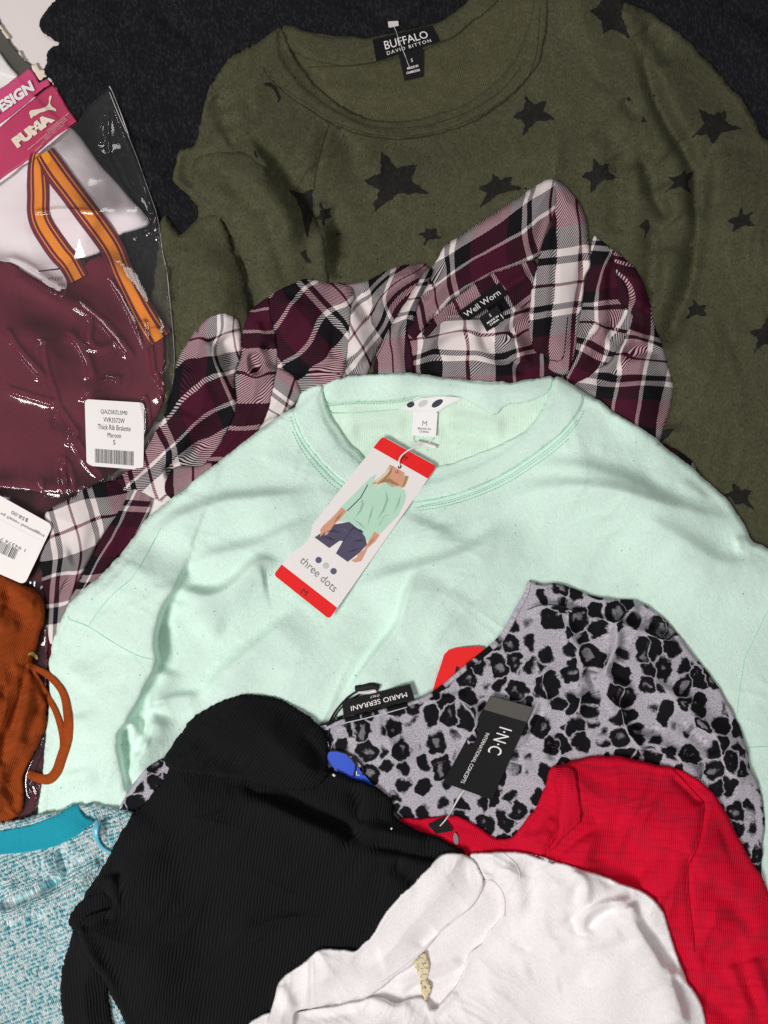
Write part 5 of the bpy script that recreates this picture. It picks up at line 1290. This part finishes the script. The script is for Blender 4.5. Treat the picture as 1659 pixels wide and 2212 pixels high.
# ================================================================== red ribbed tee
re_ = thing('red_tee', 'bright red fine ribbed top lying on the leopard print', 'top', 1400, 1800)
layer('back_panel', pts('P14: 600,140 700,60 775,38 850,30 950,25 1030,12 1080,10 1150,30 1220,70 1280,120 1330,140 1400,135 1440,100 1480,40 1520,-10 | P12: 200,740 240,640 262,520 300,505 400,490 600,700 600,1200 200,1500 -600,1500'), M['red_rib'], re_, t=4, er=12, bulk=4, bulk_w=24, uvf=rot_uv(20), bridge=20,
      folds=[('P14: 1440,130 1540,150 1620,90', 4, 12, 14), ('P12: 290,830 230,920 170,1010', 4, 6, 8), ('P12: 320,850 260,960 200,1060', 4, 6, 8), ('P14: 850,70 1000,60 1100,60 1200,130', -2, 14, 14)])
layer('front_panel', pts('P12: 300,580 340,520 380,488 440,460 600,444 750,454 880,480 960,510 1060,518 1150,560 1250,630 1340,710 1390,800 1430,890 1480,980 1530,1080 1600,1180 1640,1270 1659,1330 | D: 1720,2000 1800,2160 1800,2365 1300,2365 1150,2000 | P12: 220,1085 300,1000 330,900 322,800 308,680'),
      M['red_rib'], re_, crumple=(30, 50, 80, 200, 12, 309, 3.6), fa=1.6, fw=1.2, t=6, er=16, bulk=12, bulk_w=70, uvf=rot_uv(4), en=.8, ef=.4, bridge=30, wav=[(30, 50, 100, 260, 10, 91, 1.5)],
      folds=[('P12: 230,1080 320,1000 420,930 520,850 560,780', -10, 14, 18), ('P12: 350,850 440,880 560,900 760,920', -5, 24, 24), ('P12: 1060,540 1150,620 1240,720 1255,760', -9, 12, 14), ('P12: 1250,640 1330,720', -6, 10, 14), ('P12: 1260,740 1245,850 1225,980 1190,1080 1150,1130 1148,1240 1160,1400 1190,1650', -3, 5, 6, .05),
             ('P12: 1160,1120 1260,1060 1400,1010', 4, 34, 34), ('P12: 700,1000 900,1060 1100,1100', -4, 34, 34), ('P12: 500,1060 700,1140 900,1240', -7, 34, 24), ('P12: 1250,1250 1380,1350 1500,1480 1560,1620', -4, 20, 24), ('Q5: 1480,660 1540,860 1590,960 1612,1120', -7, 16, 20, .4), ('Q5: 1440,720 1520,900 1570,1050', 6, 20, 12), ('Q5: 1560,680 1620,850 1659,1000', 5, 12, 20), ('Q5: 1240,700 1400,660 1540,580', -4, 26, 26), ('Q5: 1260,900 1380,980 1480,1080', -4, 20, 20)])
layer('neckband', pts('P12: 262,522 300,510 345,512 400,515 435,545 440,620 455,720 470,810 460,870 400,930 330,1000 235,1080 225,1070 290,1000 325,900 318,800 305,690 300,590'), M['red_rib'], re_, t=2.6, er=7, bulk=2, bulk_w=16, bridge=6, uvf=rot_uv(88))
tube('seam', pts('P12: 1050,535 1100,580 1180,670 1255,745 1245,850 1225,980 1190,1080 1150,1135 1148,1240 1160,1400 1180,1560 1190,1700'), .0005, M['seam_red'], re_, off=.1)
tube('seam', pts('P12: 405,515 440,545 446,620 460,720 476,812 466,872'), .0005, M['seam_red'], re_, off=.1)
c = Card(pts('P11: 1135,1240 1245,1185 1300,1280 1190,1300'), 1.2, press=.95)
c.build('size_label', M['blacklabel'], re_, .5, 2)
c = Card(pts('P11: 1300,1290 1330,1298 1340,1370 1306,1372'), 1.4, press=.95)
c.build('plastic_tip', M['greyink'], re_, .4, outline=[(.5 + .5 * math.cos(a * .3142), .5 + .5 * math.sin(a * .3142)) for a in range(20)])  # small grey plastic tip next to the label
# black glossy hang tag with its cord
it = thing('black_hang_tag', 'black glossy hang tag with white lettering on the leopard print', 'hang tag', *pts('P11: 1450,720')[0])
c = Card(pts('D: 1060,1502 1153,1528 1062,1728 957,1690'), 1.4, press=.95)
cb = c.build('card', M['gloss_black'], it, .7, 2)
c.poly('foil_reflection_strip', [(.01, .005), (.99, .005), (.99, .16), (.01, .16)], M['greyfilm'], cb, .1)  # grey reflection at the glossy tag's end, put into the strip's colour
c2 = Card([c.c[3], c.c[0], c.c[1], c.c[2]], zs=[c.z[3], c.z[0], c.z[1], c.z[2]])     # lettering reads down the long side
c2 = Card([c.c[1], c.c[2], c.c[3], c.c[0]], zs=[c.z[1], c.z[2], c.z[3], c.z[0]])
c2.text('I·N·C', .42, .36, .28, M['white_ink'], cb, width=.28)
c2.text('INTERNATIONAL CONCEPTS', .66, .66, .075, M['white_ink'], cb, width=.56)
tube('cord', pts('P11: 1400,985 1370,1020 1330,1080 1290,1150 1255,1205 1215,1248'), .0007, M['nylon'], it, off=3.0)
tube('cord', pts('P11: 1385,1000 1345,1040 1310,1110 1270,1180 1230,1235'), .0006, M['nylon'], it, off=2.5)

# ================================================================== teal knit sweater
te = thing('teal_sweater', 'white and teal chunky melange knit sweater with turquoise neck tape', 'sweater', *pts('P13: 200,900')[0])
layer('body', pts('P10: -460,1090 0,1062 60,1048 150,1025 230,1015 300,1000 380,970 440,955 490,945 560,935 640,935 720,950 780,975 850,985 1000,1050 1100,1300 | D: 420,2000 420,2365 -150,2365 -150,1800'), M['teal'], te, fa=1.5, crumple=(70, 40, 70, 160, 10, 317, 3.0), t=7, er=18, bulk=12, bulk_w=60, uvf=rot_uv(-22), ef=1.4, en=1.4, bridge=30,
      wav=[(70, 40, 60, 180, 10, 95, 1.8)],
      folds=[('P13: 385,390 400,450 440,580', -9, 8, 10), ('P13: 270,400 310,500 350,590', 3, 8, 10), ('P13: -40,850 100,800 250,730 420,650 650,560', 7, 16, 26), ('P13: -20,800 150,720 300,650 420,600', -9, 12, 14), ('P13: 0,900 150,870 300,800', -5, 14, 14),
             ('P13: 430,420 560,330 700,260', 5, 30, 24), ('P13: 440,560 520,540 660,480', 5, 14, 18), ('P13: 0,640 160,660 300,650', 4, 22, 18), ('P13: 500,760 460,900 420,1100', 3, 26, 20), ('P10: 520,960 540,1040 620,1050', -5, 10, 10)])
layer('neck_tape', pts('P10: -460,1150 0,1115 100,1100 200,1075 280,1050 350,1020 420,975 480,945 512,938 530,985 560,1030 618,1045 592,1080 540,1120 480,1160 400,1200 330,1225 200,1245 100,1260 0,1270 -460,1310'), M['turq'], te, t=1.4, er=5, bridge=14, uvf=rot_uv(75), ef=.4, en=.6, sm=1, wav=[(30, 30, 30, 80, 8, 97, .7)])
ribbon('loop', pts('P10: 655,1055 630,1080 622,1130 640,1190 675,1232 725,1258'), [8, 13, 12, 8, 6, 5], M['ribbon_b'], te, off=3.0, bulge=.6)

# ================================================================== black ribbed turtleneck
bk = thing('black_turtleneck', 'black chunky ribbed turtleneck sweater over the leopard print', 'sweater', 600, 1900)
layer('sleeve', pts('P13: 560,700 460,828 448,880 480,930 462,1000 440,1080 410,1180 395,1300 400,1400 415,1546 430,1750 800,1750 735,1546 705,1400 700,1320 760,1200 800,900 720,650'), M['black_rib'], bk, t=5, er=18, bulk=8, bulk_w=50, uvf=rot_uv(-6), rib=(60, 9, 1.6), ef=.6, en=1, bridge=24,
      folds=[('P13: 480,940 560,1100 660,1250', 6, 26, 20)])
layer('body', pts('P10: 1120,640 1100,740 1000,860 940,940 880,990 850,1030 800,1120 730,1240 680,1350 600,1450 540,1560 | P13: 560,720 680,680 730,730 740,800 600,820 500,900 510,980 540,1080 600,1160 680,1260 720,1340 780,1450 830,1546 860,1760 900,1800 | D: 550,2365 588,2232 648,2152 747,2113 826,2057 906,1978 985,1890 | P11: 1390,1425 1330,1390 1200,1320 1100,1290 1000,1240 930,1212 900,1150 912,1090 870,1040 800,1000 640,940 520,880 300,900 0,900'), M['black_rib'], bk, warp=.9, crumple=(60, 50, 110, 260, 12, 313, 6.0), fa=2.0, fw=1.1, t=7, er=22, bulk=12, bulk_w=70, uvf=rot_uv(9), rib=(20, 9, 1.6), ef=.6, en=1, bridge=34,
      wav=[(40, 50, 120, 300, 10, 101, 1.6)],
      folds=[('P11: -100,960 0,970 200,1060 400,1160 600,1250 740,1360', -10, 14, 20), ('P11: 0,1040 200,1130 420,1250 640,1340', 6, 20, 30), ('P11: 720,1360 900,1370 1100,1420 1300,1440', -7, 14, 14), ('P11: 700,1280 900,1300 1150,1370', 5, 18, 18), ('P11: 900,1500 1000,1560 1060,1640', -5, 18, 18),
             ('P13: 720,560 740,700 750,800', 7, 10, 30), ('P13: 740,820 620,850 510,920', -6, 12, 12), ('P13: 520,940 540,1080 660,1240 760,1390', 5, 16, 12), ('P11: 640,960 700,1100 680,1250', -4, 18, 18)])
layer('collar', pts('P10: 1060,640 1120,570 1150,520 1180,480 1210,440 1250,380 1330,330 1400,290 1500,250 1600,225 1659,225 | P11: 0,390 60,398 140,412 200,440 270,480 340,520 390,570 430,602 468,640 480,700 490,760 480,850 490,920 400,1000 200,1020 0,960 | P10: 1659,790 1500,765 1300,745 1120,730'), M['black_rib'], bk, t=6, er=20, bulk=14, bulk_w=45, uvf=rot_uv(35), rib=(30, 9, 2.2), ef=.6, en=.6, bridge=24,
      folds=[('P11: 60,560 140,700 260,820 420,920', 5, 22, 22), ('P11: 300,640 400,740 470,860', -5, 14, 16), ('P10: 1250,500 1400,600 1600,700', -4, 24, 24)])
for s in ('P11: 895,1262 903,1268', 'P11: 515,910 530,922'):
    tube('lint', pts(s), .0011, M['thread_w'], bk, off=1.0, sm=0)

# ================================================================== white tee on top
wh = thing('white_tee', 'white cotton tee with a wide open neck on top of the black knit', 'tee', *pts('P14: 1400,900')[0])
layer('back_panel', pts('P14: 1160,300 1250,300 1400,380 1420,600 1300,800 1150,1000 1050,1250 300,1250 200,1100 500,950 900,600'), M['white'], wh, t=3, er=10, bulk=2, uvf=rot_uv(30), bridge=10,
      folds=[('P14: 780,990 840,940 920,905 1050,860 1160,810', 6, 16, 9), ('P14: 790,1000 900,930 1150,830', -4, 10, 10), ('P14: 1150,560 1200,480 1260,420', 2, 20, 20)])
layer('body', pts('P14: 1160,225 1230,219 1300,215 1400,210 1520,225 1600,260 1659,280 | P12: 100,1065 200,1080 270,1110 350,1135 450,1165 550,1190 640,1225 720,1260 790,1285 850,1300 920,1350 970,1410 1005,1470 1030,1550 | Q5: 1090,560 1120,650 1150,730 1190,840 1230,890 1260,940 1280,985 1300,1060 1310,1300 -1200,1300 | P14: 100,1500 -60,1300 -40,1160 0,1120 80,1080 210,1085 300,1075 560,1030 650,1000 720,1010 770,1040 850,1010 940,1000 975,1085 1040,1010 1100,940 1138,870 1150,812 1180,752 1238,722 1268,655 1308,622 1348,562 1356,482 1340,412 1300,376 1258,368 1230,310'),
      M['white'], wh, crumple=(70, 80, 50, 130, 18, 303, 2.6), fa=1.15, fw=1.1, t=5, er=6, bulk=10, bulk_w=50, uvf=rot_uv(10), en=.6, ef=.3, bridge=36, wav=[(40, 80, 90, 240, 14, 111, 1.1), (100, 90, 40, 110, 20, 112, .35)],
      folds=[('Q5: 590,600 580,520 600,450 680,400 780,380 870,350', 7, 10, 12), ('Q5: 610,560 620,490 700,430 790,400', -7, 10, 14), ('Q5: 860,370 880,430 920,510 1000,620 1060,700 1100,840 1140,960 1180,1090', 9, 8, 40, .05), ('Q5: 890,440 940,540 1020,650 1080,770', -8, 18, 5), ('Q5: 1090,770 1140,800 1180,840', 5, 10, 8),
             ('Q5: 500,190 580,220 610,290 600,370 620,400', 5, 10, 14), ('Q5: 520,400 560,300 540,260', -3.5, 14, 14), ('Q5: 500,440 560,520 580,590', -6, 12, 14), ('Q5: 570,590 620,620 720,600 820,540', 4, 16, 18),
             ('Q5: 120,150 190,240 220,330 200,450', 5, 16, 20), ('Q5: 240,160 300,300 280,420', -3, 20, 20), ('Q5: 280,440 340,540 440,640 480,680', 3, 18, 22), ('Q5: 330,500 440,460 500,440', 2, 14, 14), ('Q5: 180,610 240,640 270,660', -2, 8, 8), ('Q5: 430,860 520,840 620,800', -3, 20, 20), ('Q5: 0,870 120,820 300,760', 3, 26, 26),
             ('Q5: 860,600 940,760 1000,900', 3, 30, 30), ('Q5: 740,620 780,760 760,900', 2.5, 40, 40), ('Q5: 680,180 720,240 760,280', -4, 12, 12), ('P14: 640,1000 720,1050 800,1060 860,1030', 4, 14, 18), ('P14: 240,1080 400,1110 560,1060', -4, 14, 14), ('P14: 950,1110 1020,1050 1100,960', 4, 18, 12)])
layer('front_panel', pts('P14: 60,1180 90,1080 112,1000 136,910 180,870 280,810 330,757 390,735 460,745 510,746 552,757 600,712 650,662 680,600 720,530 800,450 870,380 950,300 1000,240 1040,215 1100,218 1160,235 1215,280 1248,340 1252,400 1212,480 1172,530 1080,592 1000,672 930,752 870,820 780,890 700,950 640,992 560,1012 400,1042 300,1064 215,1082 220,1150 180,1260 60,1260'), M['white'], wh, crumple=(-40, 60, 60, 140, 12, 305, 2.2), fa=1.1, fw=1.1, t=5, er=6, bulk=8, bulk_w=60, uvf=rot_uv(-50), en=.8, ef=.3, bridge=30, wav=[(40, 50, 80, 180, 10, 113, .9), (130, 90, 40, 110, 20, 114, .3)],
      folds=[('P14: 140,930 180,1010 215,1085', 5, 12, 16), ('P14: 900,740 920,690 990,640', -3, 18, 18), ('P14: 340,770 370,880 360,980', 2, 30, 30), ('P14: 550,760 620,800 700,780', -2.5, 26, 26), ('P14: 1060,380 1120,340 1180,330', -2, 24, 24)])
tube('seam', pts('P14: 1248,375 1235,430 1190,500 1150,535 1070,600 1000,660 925,735 860,800 770,870 690,925'), .0006, M['seam_white'], wh, off=.1)
tube('seam', pts('P14: 1256,366 1290,362 1330,392 1358,440 1368,500 1362,560'), .0008, M['seam_white'], wh, off=.2)
tube('seam', pts('P14: 1350,215 1400,250 1440,300 1450,360'), .0005, M['seam_white'], wh, off=.1)
layer('floral_tape', pts('P14: 862,825 905,772 938,755 945,790 958,820 955,870 945,905 958,928 972,945 962,985 938,1036 918,1000 906,960 905,920 890,860'), M['floral'], wh, t=1.2, er=3, bridge=20, uvf=rot_uv(10), sm=1, ef=.0, en=.0)

FUZZY = {'charcoal_cardigan', 'body', 'sleeve', 'collar', 'neckband', 'back_neckband', 'front_panel', 'shoulder', 'shoulder_panel', 'cuff', 'placket'}
FUZZY_M = {'charcoal_jersey': 1.1, 'olive_jersey': .9, 'mint_jersey': .7, 'black_rib_knit': 1.2, 'red_rib_knit': .6, 'white_jersey': .6, 'teal_melange_knit': 1.8, 'rust_jersey': .9}
rf = random.Random(77)
# ------------------------------------------------------------------ give the sheets their meshes (what lies deep under the pile is left out)
for ob, lid, clear, sl, dd, Z, X, Y, Zb, uf in PENDING:
    vis = None
    if not clear:
        m = (TOP[sl] == lid).astype(float)
        r = int(46 / G)
        vis = boxblur(boxblur(m, r), r // 2) > 1e-6
    fz = [] if not clear and ob.name.split('.')[0] in FUZZY and ob.data.materials[0].name in FUZZY_M else None
    clip_mesh(ob.name, dd, Z, X, Y, Zb, uf, None, None, ob=ob, vis=vis, fuzz=fz)
    if fz:
        bx, by, bz, nx_, ny_ = fz[0]
        co, fa_, uv_ = [], [], []
        mul = FUZZY_M[ob.data.materials[0].name]
        for rep_ in range(2):
            for i in range(len(bx)):
                if rf.random() > .75: continue
                a = rf.uniform(-1.0, 1.0); ca, sa = math.cos(a), math.sin(a)
                dx, dy = nx_[i] * ca - ny_[i] * sa, nx_[i] * sa + ny_[i] * ca
                L = rf.uniform(1.2, 4.2) * mul; z = bz[i] + rf.uniform(.0002, .0035)
                x, y = bx[i] - nx_[i] * 2 + rf.uniform(-1, 1), by[i] - ny_[i] * 2 + rf.uniform(-1, 1)
                w = .16
                k = len(co)
                co += [world_pt(x - dy * w, y + dx * w, z), world_pt(x + dy * w, y - dx * w, z), world_pt(x + dx * L, y + dy * L, z + rf.uniform(-.0002, .0010))]
                fa_.append((k, k + 1, k + 2))
        me = bpy.data.meshes.new('edge_fuzz'); me.from_pydata(co, [], fa_)
        uvl = me.uv_layers.new(name='UVMap'); u_, v_ = uf(np.repeat(bx[:1], 1), np.repeat(by[:1], 1)) if uf else ([0], [0])
        fo = link('edge_fuzz', me, ob.data.materials[0], ob.parent if ob.parent else ob)
        tag(fo, kind='stuff')
